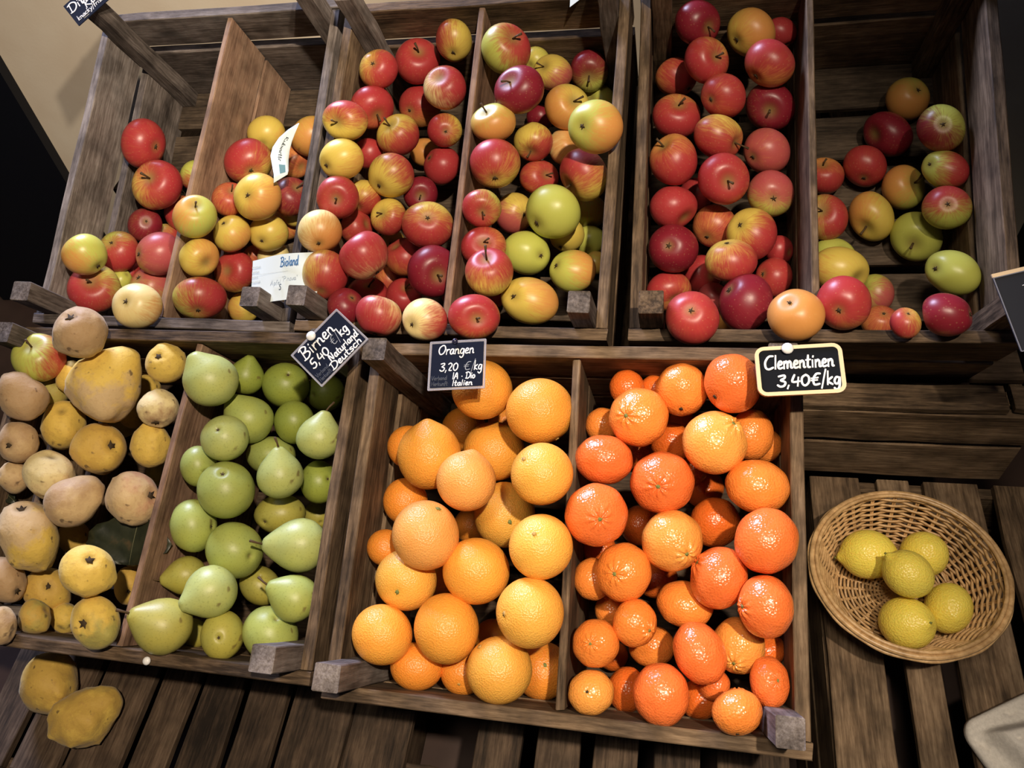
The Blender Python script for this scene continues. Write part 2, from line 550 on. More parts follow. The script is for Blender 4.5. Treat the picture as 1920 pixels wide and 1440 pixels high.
def profile(kind, TH, PH, rs, lying, pole, label):
    s = np.sin(TH); c = np.cos(TH)
    cav = np.zeros(len(TH))
    if kind == 'apple':
        w = s * (1 + .05 * c + rs.uniform(-.02, .02)); hgt = rs.uniform(.86, .94)
        z = c * hgt
        z -= .235 * np.exp(-(TH / .43) ** 2); z += .13 * np.exp(-((math.pi - TH) / .36) ** 2)
        lob = 1 + .018 * np.cos(5 * PH + 1) * (TH / math.pi) ** 2 + .02 * np.cos(2 * PH + rs.uniform(0, 6)) * s
        w = w * lob
        cav = np.exp(-(TH / .24) ** 2) * .9 + np.exp(-((math.pi - TH) / .20) ** 2) * .8
    elif kind == 'pear' or (kind == 'quince' and pole == 'p'):
        # body of revolution: round belly, shoulder, blunt neck
        top = rs.uniform(1.30, 1.40) if lying else rs.uniform(1.15, 1.25)
        cz = np.array([top, top + .0, top - .03, top - .13, top - .36, .62, .30, -.02, -.38, -.68, -.88, -.955, -.93, -.86])
        q_ = .30 if kind == 'pear' else .42
        cr_ = np.array([0, .09, q_ * .66, q_, q_ + .20, .80, .95, 1.0, .94, .73, .45, .24, .12, 0])
        ct = np.linspace(0, 1, len(cz)); tt = np.linspace(0, 1, 200)
        kz = np.interp(tt, ct, cz); kr = np.interp(tt, ct, cr_)
        ker = np.array([1, 2, 4, 6, 8, 9, 8, 6, 4, 2, 1], float); ker /= ker.sum()
        kz = np.convolve(np.pad(kz, 5, 'edge'), ker, 'valid'); kr = np.convolve(np.pad(kr, 5, 'reflect', reflect_type='odd'), ker, 'valid')
        z = np.interp(TH / math.pi, tt, kz); w = np.interp(TH / math.pi, tt, np.maximum(0, kr)); w = np.where((TH < 1e-6) | (TH > 3.1415), 0, w)
        neck = top - 1
        k = math.sqrt(2.0 / (2 + neck)) if lying else 1.0
        z = (z - neck / 2 * .9) * k; w = w * k * 1.02
        cav = np.exp(-(TH / .12) ** 2) * .7 + np.exp(-((math.pi - TH) / .16) ** 2) * .9
    elif kind == 'quince':
        neck = .14
        pc = np.maximum(0, c)
        w = s * (1 - .14 * pc ** 1.3)
        z = c * (1 + neck * pc ** 1.5)
        z += .16 * np.exp(-((math.pi - TH) / .24) ** 2)
        z -= .10 * np.exp(-(TH / .2) ** 2)
        z = z - neck / 2 * .9
        cav = np.exp(-(TH / .10) ** 2) * .7 + np.exp(-((math.pi - TH) / .16) ** 2) * .9
    elif kind == 'orange':
        w = s.copy(); z = c * .98
        if pole == 'u': z += .10 * np.exp(-(TH / .25) ** 2)
        else: z -= .03 * np.exp(-(TH / .2) ** 2)
        cav = np.exp(-(TH / .16) ** 2) * .8
    elif kind == 'clementine':
        w = s * (1 + .012 * np.cos(8 * PH)); z = c * .93
        z += (.05 + .05 * np.cos(9 * PH)) * np.exp(-((TH - .22) / .16) ** 2) - .04 * np.exp(-(TH / .10) ** 2)
        z += .03 * np.exp(-((math.pi - TH) / .2) ** 2)
        cav = np.exp(-(TH / .14) ** 2)
    else:
        w = s * .96; z = c * 1.05
        z += .17 * np.exp(-(TH / .20) ** 2) - .06 * np.exp(-((math.pi - TH) / .18) ** 2)
        cav = np.exp(-(TH / .12) ** 2) * .8
    P = np.stack([w * np.cos(PH), w * np.sin(PH), z], 1)
    N = P / np.maximum(1e-6, np.linalg.norm(P, axis=1, keepdims=True))
    if kind == 'quince':
        kq = 1.7 if ('knob' in label or 'lumpy' in label) else 1.0
        P += N * bumps(P, rs, 14, .11 * kq, .05)[:, None] + N * bumps(P, rs, 60, .05 * kq, .008)[:, None]
    elif kind == 'pear':
        P += N * bumps(P, rs, 8, .04, .12)[:, None]
    elif kind == 'apple':
        P += N * bumps(P, rs, 5, .035, .2)[:, None]
    elif kind == 'lemon':
        P += N * bumps(P, rs, 12, .02, .05)[:, None]
    else:
        P += N * bumps(P, rs, 5, .02, .2)[:, None]
    return P, cav


def basis_z(d, spin):
    d = d.normalized()
    q = Vector((0, 0, 1)).rotation_difference(d)
    return (q @ Quaternion((0, 0, 1), spin)).to_matrix()


def tube(path, radii, n=6):
    V = []; F = []
    path = [Vector(p) for p in path]
    up = Vector((.3, .9, .2))
    for i, p in enumerate(path):
        t = (path[min(i + 1, len(path) - 1)] - path[max(i - 1, 0)]).normalized()
        a = t.cross(up).normalized(); b = t.cross(a)
        for k in range(n):
            an = 2 * math.pi * k / n
            V.append(p + (a * math.cos(an) + b * math.sin(an)) * radii[i])
    for i in range(len(path) - 1):
        for k in range(n):
            F.append((i * n + k, i * n + (k + 1) % n, (i + 1) * n + (k + 1) % n, (i + 1) * n + k))
    F.append(tuple(range(n - 1, -1, -1))); F.append(tuple((len(path) - 1) * n + k for k in range(n)))
    return V, F


def star(n, r, h, rs, inner=.35):
    V = [(0, 0, h)]; F = []
    for k in range(2 * n):
        a = math.pi * k / n
        rr = r * (rs.uniform(.55, 1.15) if k % 2 == 0 else inner * rs.uniform(.8, 1.2))
        V.append((rr * math.cos(a), rr * math.sin(a), h * (1.6 if k % 2 == 0 else .4)))
    m = len(V)
    for k in range(2 * n):
        F.append((0, 1 + k, 1 + (k + 1) % (2 * n)))
    V += [(x, y, z - h * .9) for x, y, z in V]
    for k in range(2 * n):
        F.append((m, m + 1 + (k + 1) % (2 * n), m + 1 + k))
        F.append((1 + k, m + 1 + k, m + 1 + (k + 1) % (2 * n), 1 + (k + 1) % (2 * n)))
    return V, F


def fruit(i, row):
    kind, x, y, z, R, ax, ay, ang, layer, pole, pdx, pdy, ca, cb, off, bx, by, group, label = row
    rs = np.random.RandomState(100 + i)
    loc = Vector((x, y, z))
    w = (VIEWER - loc).normalized()
    e1 = Vector((0.9767, 0.1475, -0.1557)); e1 = (e1 - w * e1.dot(w)).normalized()
    e2 = w.cross(e1)                                 # e1 right, e2 up, w towards the shopper

    def D(dx, dy, front=True):
        r2 = dx * dx + dy * dy
        if r2 > .97: s = math.sqrt(.97 / r2); dx *= s; dy *= s; r2 = .97
        return (e1 * dx - e2 * dy + w * math.sqrt(1 - r2) * (1 if front else -1)).normalized()
    inplane = math.hypot(pdx, pdy) > .62
    if pole == '-':
        a = rs.uniform(0, 2 * math.pi); q = rs.uniform(.55, .95)
        axis = D(q * math.cos(a), q * math.sin(a), front=rs.rand() < .25)
        if kind in ('orange', 'clementine', 'lemon', 'pear'): axis = D(q * .7 * math.cos(a), q * .7 * math.sin(a), False)
    elif pole == 'c' and kind != 'orange' and kind != 'lemon':
        axis = -D(pdx, pdy)
    else:
        axis = D(pdx, pdy)
    lying = kind in ('pear', 'quince') and pole in ('s', 'u', 'p') and inplane
    if kind == 'quince' and pole != 'p': lying = False
    TH, PH, F = GRID_HI if layer >= 2 else GRID_LO
    P, cav = profile(kind, TH, PH, rs, lying, pole, label)
    B = np.array(basis_z(axis, rs.uniform(0, 6.28)))
    Pw = (P @ B.T)
    E1 = np.array(e1); E2 = np.array(e2)
    if not lying and kind != 'lemon' or kind == 'lemon' and pole == '-':
        # the fruit's own oval form
        c_, s_ = math.cos(ang), math.sin(ang)
        f1 = E1 * c_ - E2 * s_; f2 = E1 * s_ + E2 * c_
        S = np.eye(3) + (ax - 1) * np.outer(f1, f1) + (ay - 1) * np.outer(f2, f2)
        # keep the drawn outline: compensate the profile's own extents
        h1 = (np.abs(Pw @ f1)).max(); h2 = (np.abs(Pw @ f2)).max()
        S = np.eye(3) + (ax / h1 - 1) * np.outer(f1, f1) + (ay / h2 - 1) * np.outer(f2, f2)
        Pw = Pw @ S.T
    else:
        S = np.eye(3)
    Pw = Pw * R
    attrs = {}
    n = len(TH)
    N = Pw / np.maximum(1e-9, np.linalg.norm(Pw, axis=1, keepdims=True))
    if kind == 'apple': A_ = COLS[ca]; B_ = COLS[cb]
    elif kind == 'quince': A_ = QC[ca]; B_ = QC.get(cb, QC['B'])
    elif kind == 'pear': A_ = PEARC[ca]; B_ = A_
    elif kind == 'orange': A_ = ORC[ca]; B_ = A_
    elif kind == 'clementine': A_ = CLC[ca]; B_ = A_
    else: A_ = (.88, .68, .10); B_ = A_
    j = rs.uniform(.92, 1.08)
    A_ = tuple(min(.97, v * j) for v in A_)
    attrs['ca'] = ('FLOAT_COLOR', np.tile([*A_, 1], (n, 1)))
    attrs['cav'] = ('FLOAT', cav)
    if kind in ('apple', 'quince'):
        lb = math.hypot(bx, by)
        bd = np.array((e1 * bx - e2 * by + w * .12).normalized()) * (.55 + .55 * lb) if lb > .05 else np.array(e1) * .12
        if kind == 'quince': off = off * .8 - .28
        attrs['cb'] = ('FLOAT_COLOR', np.tile([*B_, 1], (n, 1)))
        attrs['mask'] = ('FLOAT', (N @ bd) * (1.15 - .4 * abs(off)) + off * 1.05)
    if kind == 'apple':
        attrs['st'] = ('FLOAT_VECTOR', np.stack([np.cos(PH) * 2.2, np.sin(PH) * 2.2, TH * .35 + i * 3.1], 1))
    body = mesh_obj(kind, Pw, F, MAT[kind], attrs=attrs)
    body.location = loc
    tag(body, label, kind, group)
    if layer == 0 and pole == '-': return
    Bm = Matrix([[*B[0]], [*B[1]], [*B[2]]])
    Sm = Matrix([[*S[0]], [*S[1]], [*S[2]]])

    def place(V, base, up=True):
        """points given relative to a pole of the fruit, in fruit radii"""
        out = []
        for v in V:
            p = Vector(v)
            if not up: p = Vector((p.x, -p.y, -p.z))
            p = Vector((0, 0, base)) + p
            out.append((Sm @ (Bm @ p)) * R)
        return out
    topz = P[0][2]; botz = P[-1][2]
    stem_vis = pole in ('s', 'u', 'p') or axis.dot(w) > -.15
    if kind == 'apple' and stem_vis and (pole == 's' or rs.rand() < .6):
        b = rs.uniform(-.18, .18, 2); Ls = rs.uniform(.38, .58) * (1.4 if 'long-stemmed' in label else 1)
        V, Fs = tube([(0, 0, -.02), (b[0] * .3, b[1] * .3, Ls * .45), (b[0], b[1], Ls)], [.046, .036, .058], 6)
        mesh_obj('stem', place(V, topz), Fs, STEM, body)
    if kind == 'apple' and (pole == 'c' or axis.dot(w) < .1):
        V, Fs = star(5, .13, .03, rs)
        mesh_obj('calyx', place(V, botz - .02, False), Fs, CALYX, body)
    if kind == 'pear':
        if pole == 's':
            b = rs.uniform(-.1, .1, 2)
            V, Fs = tube([(0, 0, -.06), (b[0], b[1], .16), (b[0] * 3, b[1] * 3, .42)], [.05, .036, .055], 6)
            mesh_obj('stem', place(V, topz), Fs, STEM, body)
        if pole == 'c':
            V, Fs = star(5, .17 if 'star' in label else .12, .035, rs)
            mesh_obj('calyx', place(V, botz - .0, False), Fs, CALYX, body)
    if kind == 'quince' and pole in ('c',):
        V, Fs = star(5, .22 if layer > 1 else .17, .045, rs, .5)
        mesh_obj('calyx', place(V, botz - .01, False), Fs, CALYX, body)
    if kind == 'clementine' and pole in ('s', 'c'):
        V, Fs = star(6, .085, .03, rs, .7)
        if pole == 'c': mesh_obj('stem_scar', place(V, botz - .0, False), Fs, CALYX, body)
        else: mesh_obj('stem_button', place(V, topz + .01), Fs, BUTTON, body)
    if kind == 'orange' and pole in ('s', 'c'):
        V, Fs = star(6, .085, .025, rs, .75)
        mesh_obj('stem_button', place(V, topz + .005), Fs, BUTTON if pole == 's' else RING, body)
    if kind == 'lemon' and pole == 'u':
        V, Fs = star(5, .06, .03, rs, .7)
        mesh_obj('stem_button', place(V, topz), Fs, BUTTON, body)


FRUIT = [
    ('apple', -0.4911, 0.6876, 0.3870, 0.0367, 0.911, 1.097, 0.41, 1, '-', 0.00, 0.00, 'Y', 'R', 0.90, 0.00, 0.00, 'apples in the far-left bay', 'plain crimson apple, upper left of the far-left apple bay'),
    ('apple', -0.4624, 0.6304, 0.3479, 0.0388, 0.937, 1.067, 0.51, 2, 's', -0.42, -0.42, 'Y', 'R', 0.50, 0.50, -0.10, 'apples in the far-left bay', 'red stem-up yellow-cheeked apple, middle centre of the far-left apple bay'),
    ('apple', -0.4514, 0.7082, 0.3052, 0.0251, 0.944, 1.059, 0.58, 0, '-', 0.00, 0.00, 'G', 'R', -0.30, -0.20, 0.70, 'apples in the far-left bay', 'half-hidden green and red apple, upper centre of the far-left apple bay'),
    ('apple', -0.4910, 0.5868, 0.3038, 0.0271, 0.939, 1.065, 0.41, 0, 'c', 0.09, -0.27, 'G', 'D', 0.80, 0.00, 0.00, 'apples in the far-left bay', 'dark red eye-up apple, lower left of the far-left apple bay'),
    ('apple', -0.5001, 0.5174, 0.3118, 0.0315, 0.935, 1.070, 0.33, 1, '-', 0.00, 0.00, 'G', 'R', 0.40, 0.20, 0.40, 'apples in the far-left bay', 'dull red green-shouldered apple, lower left of the far-left apple bay'),
    ('apple', -0.4798, 0.4472, 0.3713, 0.0298, 0.958, 1.043, 0.75, 2, 'c', 0.60, 0.65, 'G', 'O', -0.35, -0.60, 0.40, 'apples in the far-left bay', 'pale green bronzed apple, bottom left of the far-left apple bay'),
    ('apple', -0.4225, 0.5084, 0.3136, 0.0335, 1.047, 0.955, -0.47, 2, '-', 0.00, 0.00, 'Y', 'P', 0.70, 0.30, -0.10, 'apples in the far-left bay', 'pink-red smooth apple, lower centre of the far-left apple bay'),
    ('apple', -0.4881, 0.6039, 0.2588, 0.0248, 0.945, 1.058, 0.40, 0, '-', 0.00, 0.00, 'G', 'R', 0.10, 0.50, 0.20, 'apples in the far-left bay', 'tucked green-red apple, lower left of the far-left apple bay'),
    ('apple', -0.4975, 0.4345, 0.3136, 0.0367, 0.969, 1.032, 0.74, 2, 's', -0.18, -0.39, 'G', 'R', 0.35, -0.30, 0.20, 'apples in the far-left bay', 'big red green-streaked stem-up apple, bottom left of the far-left apple bay'),
    ('apple', -0.3539, 0.3564, 0.3612, 0.0314, 1.026, 0.974, -0.55, 3, 'c', -0.52, -0.24, 'C', 'O', -0.70, 0.60, 0.20, 'apples in the far-left bay', 'creamy yellow eye-up apple, bottom right of the far-left apple bay'),
    ('apple', -0.4526, 0.4816, 0.2681, 0.0320, 0.945, 1.058, 0.26, 1, '-', 0.00, 0.00, 'G', 'P', 0.00, 0.20, -0.50, 'apples in the far-left bay', 'pale pink-flushed apple, bottom centre of the far-left apple bay'),
    ('apple', -0.5103, 0.5166, 0.2605, 0.0213, 0.940, 1.064, 0.28, 0, '-', 0.00, 0.00, 'Y', 'R', 0.80, 0.00, 0.00, 'apples in the far-left bay', 'small hidden red apple, bottom left of the far-left apple bay'),
    ('apple', -0.5008, 0.4874, 0.2781, 0.0168, 0.938, 1.066, 0.26, 0, '-', 0.00, 0.00, 'G', 'O', -0.70, 0.00, 0.00, 'apples in the far-left bay', 'hidden green apple, bottom left of the far-left apple bay'),
    ('apple', -0.4587, 0.6378, 0.2835, 0.0281, 0.946, 1.057, 0.48, 1, '-', 0.00, 0.00, 'O', 'R', 0.20, -0.30, 0.00, 'apples in the far-left bay', 'bronze-red apple, middle centre of the far-left apple bay'),
    ('apple', -0.3034, 0.4903, 0.3999, 0.0300, 0.949, 1.053, 0.48, 3, 's', 0.07, -0.62, 'G', 'O', -0.40, -0.70, -0.30, 'apples in the second bay', 'pale green stem-up apple, lower left of the second apple bay'),
    ('apple', -0.2893, 0.7179, 0.3732, 0.0294, 1.051, 0.951, -0.78, 1, 'c', -0.25, 0.56, 'Y', 'O', -0.80, 0.50, 0.30, 'apples in the second bay', 'dull yellow apple, upper left of the second apple bay'),
    ('apple', -0.2883, 0.6407, 0.3780, 0.0357, 1.055, 0.948, -0.55, 2, 'c', 0.09, 0.46, 'Y', 'R', 0.35, -0.40, -0.40, 'apples in the second bay', 'red-flushed yellow-patched apple, middle left of the second apple bay'),
    ('apple', -0.2460, 0.5628, 0.3738, 0.0348, 1.041, 0.960, -0.67, 3, 'c', -0.48, -0.09, 'Y', 'O', -0.10, 0.40, 0.30, 'apples in the second bay', 'golden orange-flushed apple, middle centre of the second apple bay'),
    ('apple', -0.3009, 0.5713, 0.3626, 0.0261, 0.955, 1.048, 0.58, 1, 's', 0.21, -0.68, 'O', 'R', 0.20, 0.00, 0.00, 'apples in the second bay', 'bronze stem-up apple, middle left of the second apple bay'),
    ('apple', -0.2244, 0.6082, 0.3343, 0.0303, 0.966, 1.036, 0.70, 1, '-', 0.00, 0.00, 'O', 'D', 0.50, 0.00, 0.00, 'apples in the second bay', 'shaded dark red apple, middle centre of the second apple bay'),
    ('apple', -0.2228, 0.7364, 0.3515, 0.0333, 1.042, 0.959, -0.68, 1, '-', 0.00, 0.00, 'Y', 'O', 0.40, 0.20, 0.20, 'apples in the second bay', 'orange apple, upper centre of the second apple bay'),
    ('apple', -0.2650, 0.7234, 0.3151, 0.0282, 1.041, 0.961, -0.77, 0, '-', 0.00, 0.00, 'O', 'R', -0.10, 0.00, 0.00, 'apples in the second bay', 'shaded brown-orange apple, upper left of the second apple bay'),
    ('apple', -0.2925, 0.5265, 0.3358, 0.0277, 0.959, 1.043, 0.49, 2, '-', 0.00, 0.00, 'Y', 'O', -0.40, 0.50, 0.50, 'apples in the second bay', 'yellow orange-cheeked apple, lower left of the second apple bay'),
    ('apple', -0.2567, 0.5580, 0.3064, 0.0295, 1.033, 0.968, -0.60, 2, 'c', -0.41, 0.46, 'Y', 'O', -0.90, 0.50, 0.50, 'apples in the second bay', 'plain yellow-green apple, lower centre of the second apple bay'),
    ('apple', -0.2656, 0.6233, 0.2680, 0.0254, 0.968, 1.033, 0.62, 0, '-', 0.00, 0.00, 'O', 'R', -0.20, 0.00, 0.00, 'apples in the second bay', 'shaded orange apple, middle left of the second apple bay'),
    ('apple', -0.2366, 0.6136, 0.2926, 0.0168, 0.969, 1.032, 0.66, 0, '-', 0.00, 0.00, 'Y', 'O', -0.60, 0.00, 0.00, 'apples in the second bay', 'sliver-thin yellow apple, middle centre of the second apple bay'),
    ('apple', -0.3062, 0.4560, 0.3548, 0.0276, 1.038, 0.963, -0.52, 2, '-', 0.00, 0.00, 'Y', 'O', -0.30, 0.50, -0.20, 'apples in the second bay', 'yellow apple, left of the orange-red one, bottom left, second apple bay'),
    ('apple', -0.3026, 0.4999, 0.2818, 0.0309, 0.964, 1.038, 0.38, 2, '-', 0.00, 0.00, 'O', 'R', 0.30, 0.10, -0.20, 'apples in the second bay', 'orange-red apple, bottom left of the second apple bay'),
    ('apple', -0.2989, 0.4048, 0.3242, 0.0335, 1.088, 0.919, -0.13, 3, 'c', -0.11, 0.65, 'G', 'R', 0.30, 0.30, -0.10, 'apples in the second bay', 'big red-striped green-cheeked apple, bottom left of the second apple bay'),
    ('apple', -0.3108, 0.4811, 0.2197, 0.0247, 0.968, 1.033, 0.28, 1, '-', 0.00, 0.00, 'Y', 'O', -0.50, -0.50, 0.00, 'apples in the second bay', 'yellow apple, below the orange-red one, bottom left, second apple bay'),
    ('apple', -0.2691, 0.5557, 0.2566, 0.0257, 0.970, 1.031, 0.49, 1, 's', -0.06, -0.32, 'C', 'G', -0.50, 0.00, 0.00, 'apples in the second bay', 'very pale green long-stemmed apple, lower left of the second apple bay'),
    ('apple', -0.3097, 0.5663, 0.2493, 0.0201, 0.966, 1.035, 0.46, 0, '-', 0.00, 0.00, 'O', 'R', 0.10, 0.00, 0.00, 'apples in the second bay', 'hidden bronze apple, lower left of the second apple bay'),
    ('apple', -0.0662, 0.7181, 0.4707, 0.0275, 1.040, 0.961, -0.53, 2, 'c', -0.35, -0.37, 'Y', 'R', 0.45, 0.50, 0.20, 'apples in the third bay', 'red eye-up apple, top left of the third apple bay'),
    ('apple', -0.0274, 0.7776, 0.4442, 0.0337, 1.030, 0.971, -0.50, 2, 's', 0.07, -0.59, 'Y', 'R', 0.95, 0.00, 0.00, 'apples in the third bay', 'dark crimson stem-up apple, top centre of the third apple bay'),
    ('apple', 0.0391, 0.7675, 0.4777, 0.0277, 0.945, 1.058, -0.11, 2, 'c', -0.08, 0.64, 'Y', 'R', -0.40, -0.90, -0.30, 'apples in the third bay', 'bright yellow red-edged apple, top right of the third apple bay'),
    ('apple', 0.0307, 0.7061, 0.4424, 0.0310, 1.020, 0.981, -0.50, 3, '-', 0.00, 0.00, 'C', 'R', 0.30, 0.50, -0.20, 'apples in the third bay', 'pink-red cream-sided apple, top right of the third apple bay'),
    ('apple', -0.0767, 0.6781, 0.4363, 0.0312, 1.041, 0.961, -0.47, 1, '-', 0.00, 0.00, 'O', 'R', 0.60, 0.20, -0.40, 'apples in the third bay', 'orange-red apple, upper left of the third apple bay'),
    ('apple', -0.0323, 0.7464, 0.3893, 0.0317, 1.036, 0.965, -0.32, 1, '-', 0.00, 0.00, 'O', 'R', 0.20, -0.10, -0.50, 'apples in the third bay', 'bronze-red apple, top centre of the third apple bay'),
    ('apple', -0.0858, 0.6058, 0.4643, 0.0287, 1.084, 0.922, 0.00, 2, 's', -0.54, 0.12, 'Y', 'R', -0.15, 0.10, -0.80, 'apples in the third bay', 'yellow pink-topped apple, upper left of the third apple bay'),
    ('apple', -0.0350, 0.6451, 0.4098, 0.0305, 1.033, 0.968, -0.04, 2, 's', -0.54, -0.63, 'Y', 'R', 0.05, 0.40, 0.60, 'apples in the third bay', 'yellow red-flushed oblong apple, upper centre of the third apple bay'),
    ('apple', 0.0255, 0.6730, 0.3950, 0.0250, 1.029, 0.971, -0.26, 2, 'c', 0.06, 0.06, 'Y', 'R', 0.35, -0.60, 0.10, 'apples in the third bay', 'red eye-up apple, upper right of the third apple bay'),
    ('apple', -0.0862, 0.5553, 0.4385, 0.0283, 1.058, 0.945, -0.31, 2, 'c', -0.77, 0.32, 'Y', 'O', -0.70, 0.70, 0.40, 'apples in the third bay', 'clear yellow apple, middle left of the third apple bay'),
    ('apple', -0.0863, 0.6348, 0.3878, 0.0228, 1.031, 0.969, -0.56, 0, '-', 0.00, 0.00, 'O', 'R', 0.80, 0.00, 0.00, 'apples in the third bay', 'shaded red apple, upper left of the third apple bay'),
    ('apple', -0.0328, 0.5735, 0.3952, 0.0314, 1.025, 0.976, -0.53, 2, 'c', -0.60, 0.53, 'Y', 'R', -0.35, 0.70, -0.60, 'apples in the third bay', 'bright yellow red-shouldered apple, middle centre of the third apple bay'),
    ('apple', 0.0134, 0.6538, 0.3480, 0.0282, 1.023, 0.978, -0.31, 1, '-', 0.00, 0.00, 'P', 'R', 0.60, 0.00, 0.00, 'apples in the third bay', 'shaded crimson apple, upper right of the third apple bay'),
    ('apple', -0.0368, 0.7283, 0.3198, 0.0233, 1.026, 0.974, -0.36, 0, '-', 0.00, 0.00, 'O', 'O', 0.00, 0.00, 0.00, 'apples in the third bay', 'hidden bronze apple, upper centre of the third apple bay'),
    ('apple', -0.0853, 0.5070, 0.4138, 0.0286, 1.028, 0.973, -0.75, 2, 's', -0.12, 0.12, 'Y', 'R', 0.80, 0.00, 0.00, 'apples in the third bay', 'crimson stem-up apple, lower left of the third apple bay'),
    ('apple', -0.0768, 0.5573, 0.3718, 0.0252, 1.024, 0.976, -0.67, 1, '-', 0.00, 0.00, 'Y', 'R', -0.10, 0.30, 0.60, 'apples in the third bay', 'yellow red-edged apple, middle left of the third apple bay'),
    ('apple', -0.0392, 0.5371, 0.3515, 0.0260, 1.019, 0.982, -0.64, 1, '-', 0.00, 0.00, 'Y', 'R', 0.00, 0.30, 0.50, 'apples in the third bay', 'golden red-cheeked apple, lower centre of the third apple bay'),
    ('apple', -0.0014, 0.5821, 0.3549, 0.0249, 1.019, 0.981, -0.45, 2, 's', 0.00, 0.12, 'P', 'D', 0.80, 0.00, 0.00, 'apples in the third bay', 'small crimson stem-up apple, middle centre of the third apple bay'),
    ('apple', 0.0253, 0.5134, 0.3574, 0.0344, 1.042, 0.960, -0.14, 3, 'c', 0.00, -0.36, 'Y', 'R', 0.35, -0.10, 0.50, 'apples in the third bay', 'big bronze-red eye-up apple, lower right of the third apple bay'),
    ('apple', -0.0974, 0.4503, 0.4038, 0.0287, 0.975, 1.026, 0.67, 3, '-', 0.00, 0.00, 'C', 'O', 0.00, 0.20, 0.20, 'apples in the third bay', 'pale peach streaked apple, lower left of the third apple bay'),
    ('apple', -0.0879, 0.5245, 0.3443, 0.0239, 1.021, 0.979, -0.78, 0, '-', 0.00, 0.00, 'O', 'R', 0.50, 0.00, 0.00, 'apples in the third bay', 'shaded red apple, lower left of the third apple bay'),
    ('apple', -0.0341, 0.4241, 0.3850, 0.0320, 0.972, 1.029, 0.30, 2, 'c', 0.60, 0.79, 'C', 'R', 0.55, -0.20, -0.40, 'apples in the third bay', 'pink-red apple, bottom centre of the third apple bay'),
    ('apple', -0.0767, 0.5888, 0.2554, 0.0207, 1.015, 0.985, -0.70, 0, 's', -0.16, -0.04, 'G', 'O', 0.00, 0.00, 0.00, 'apples in the third bay', 'hidden olive apple, lower left of the third apple bay'),
    ('apple', -0.0307, 0.5200, 0.2893, 0.0279, 1.012, 0.988, -0.71, 1, '-', 0.00, 0.00, 'O', 'R', 0.40, 0.10, -0.50, 'apples in the third bay', 'purple-red apple, lower centre of the third apple bay'),
    ('apple', 0.0389, 0.4509, 0.3294, 0.0358, 1.008, 0.992, -0.61, 3, 's', 0.28, 0.20, 'P', 'D', 0.95, 0.00, 0.00, 'apples in the third bay', 'big dark crimson apple, bottom right of the third apple bay'),
    ('apple', -0.0872, 0.4033, 0.3716, 0.0311, 0.954, 1.048, 0.19, 0, '-', 0.00, 0.00, 'Y', 'R', 0.35, 0.40, 0.20, 'apples in the third bay', 'glowing red apple, bottom left of the third apple bay'),
    ('apple', -0.0809, 0.4618, 0.2635, 0.0325, 0.988, 1.012, 0.53, 1, 's', 0.10, -0.76, 'P', 'R', 0.60, 0.00, 0.00, 'apples in the third bay', 'red stem-up streaked apple, bottom left of the third apple bay'),
    ('apple', -0.0243, 0.4657, 0.2652, 0.0261, 0.991, 1.009, 0.68, 1, '-', 0.00, 0.00, 'P', 'R', 0.90, 0.00, 0.00, 'apples in the third bay', 'crimson apple, bottom centre of the third apple bay'),
    ('apple', -0.0006, 0.3434, 0.3599, 0.0278, 1.020, 0.980, -0.21, 3, 'c', -0.24, 0.95, 'C', 'R', 0.45, -0.40, 0.20, 'apples in the third bay', 'red cream-shouldered apple, bottom right of the third apple bay'),
    ('apple', 0.0602, 0.3390, 0.3577, 0.0275, 1.023, 0.977, -0.11, 3, '-', 0.00, 0.00, 'C', 'R', -0.35, 0.90, 0.20, 'apples in the third bay', 'creamy yellow red-edged apple, bottom right of the third apple bay'),
    ('apple', 0.1237, 0.3418, 0.3611, 0.0296, 1.069, 0.935, -0.02, 3, 's', 0.13, 0.11, 'Y', 'R', 0.75, 0.00, -0.30, 'apples in the third bay', 'red dimple-up apple, bottom right of the third apple bay'),
    ('apple', -0.0707, 0.5277, 0.2324, 0.0245, 0.989, 1.011, 0.70, 0, '-', 0.00, 0.00, 'O', 'R', 0.20, 0.00, 0.00, 'apples in the third bay', 'shaded bronze apple, lower left of the third apple bay'),
    ('apple', -0.0564, 0.3695, 0.3494, 0.0239, 0.986, 1.014, 0.41, 1, '-', 0.00, 0.00, 'O', 'D', 0.80, 0.00, 0.00, 'apples in the third bay', 'shaded dark red apple, bottom left of the third apple bay'),
    ('apple', 0.0439, 0.5081, 0.2282, 0.0288, 1.005, 0.995, -0.52, 0, '-', 0.00, 0.00, 'P', 'R', 0.90, 0.00, 0.00, 'apples in the third bay', 'shaded crimson apple, bottom right of the third apple bay'),
    ('apple', 0.1227, 0.7270, 0.4819, 0.0342, 1.029, 0.972, 0.34, 2, 's', 0.41, -0.56, 'G', 'R', -0.10, 0.60, -0.20, 'apples in the fourth bay', 'big green-and-red stem-up apple, top left of the fourth apple bay'),
    ('apple', 0.1487, 0.7964, 0.4234, 0.0198, 1.044, 0.958, 0.07, 0, '-', 0.00, 0.00, 'Y', 'G', 0.00, 0.00, 0.00, 'apples in the fourth bay', 'hidden yellow apple, top left of the fourth apple bay'),
    ('apple', 0.1779, 0.7639, 0.4205, 0.0273, 1.083, 0.923, 0.24, 1, '-', 0.00, 0.00, 'Y', 'P', -0.30, 0.50, 0.60, 'apples in the fourth bay', 'yellow pink-cheeked apple, top centre of the fourth apple bay'),
    ('apple', 0.2267, 0.7940, 0.4025, 0.0293, 0.978, 1.022, -0.75, 1, 's', 0.00, 0.34, 'G', 'D', 0.30, -0.20, -0.50, 'apples in the fourth bay', 'shaded brown-red apple, top right of the fourth apple bay'),
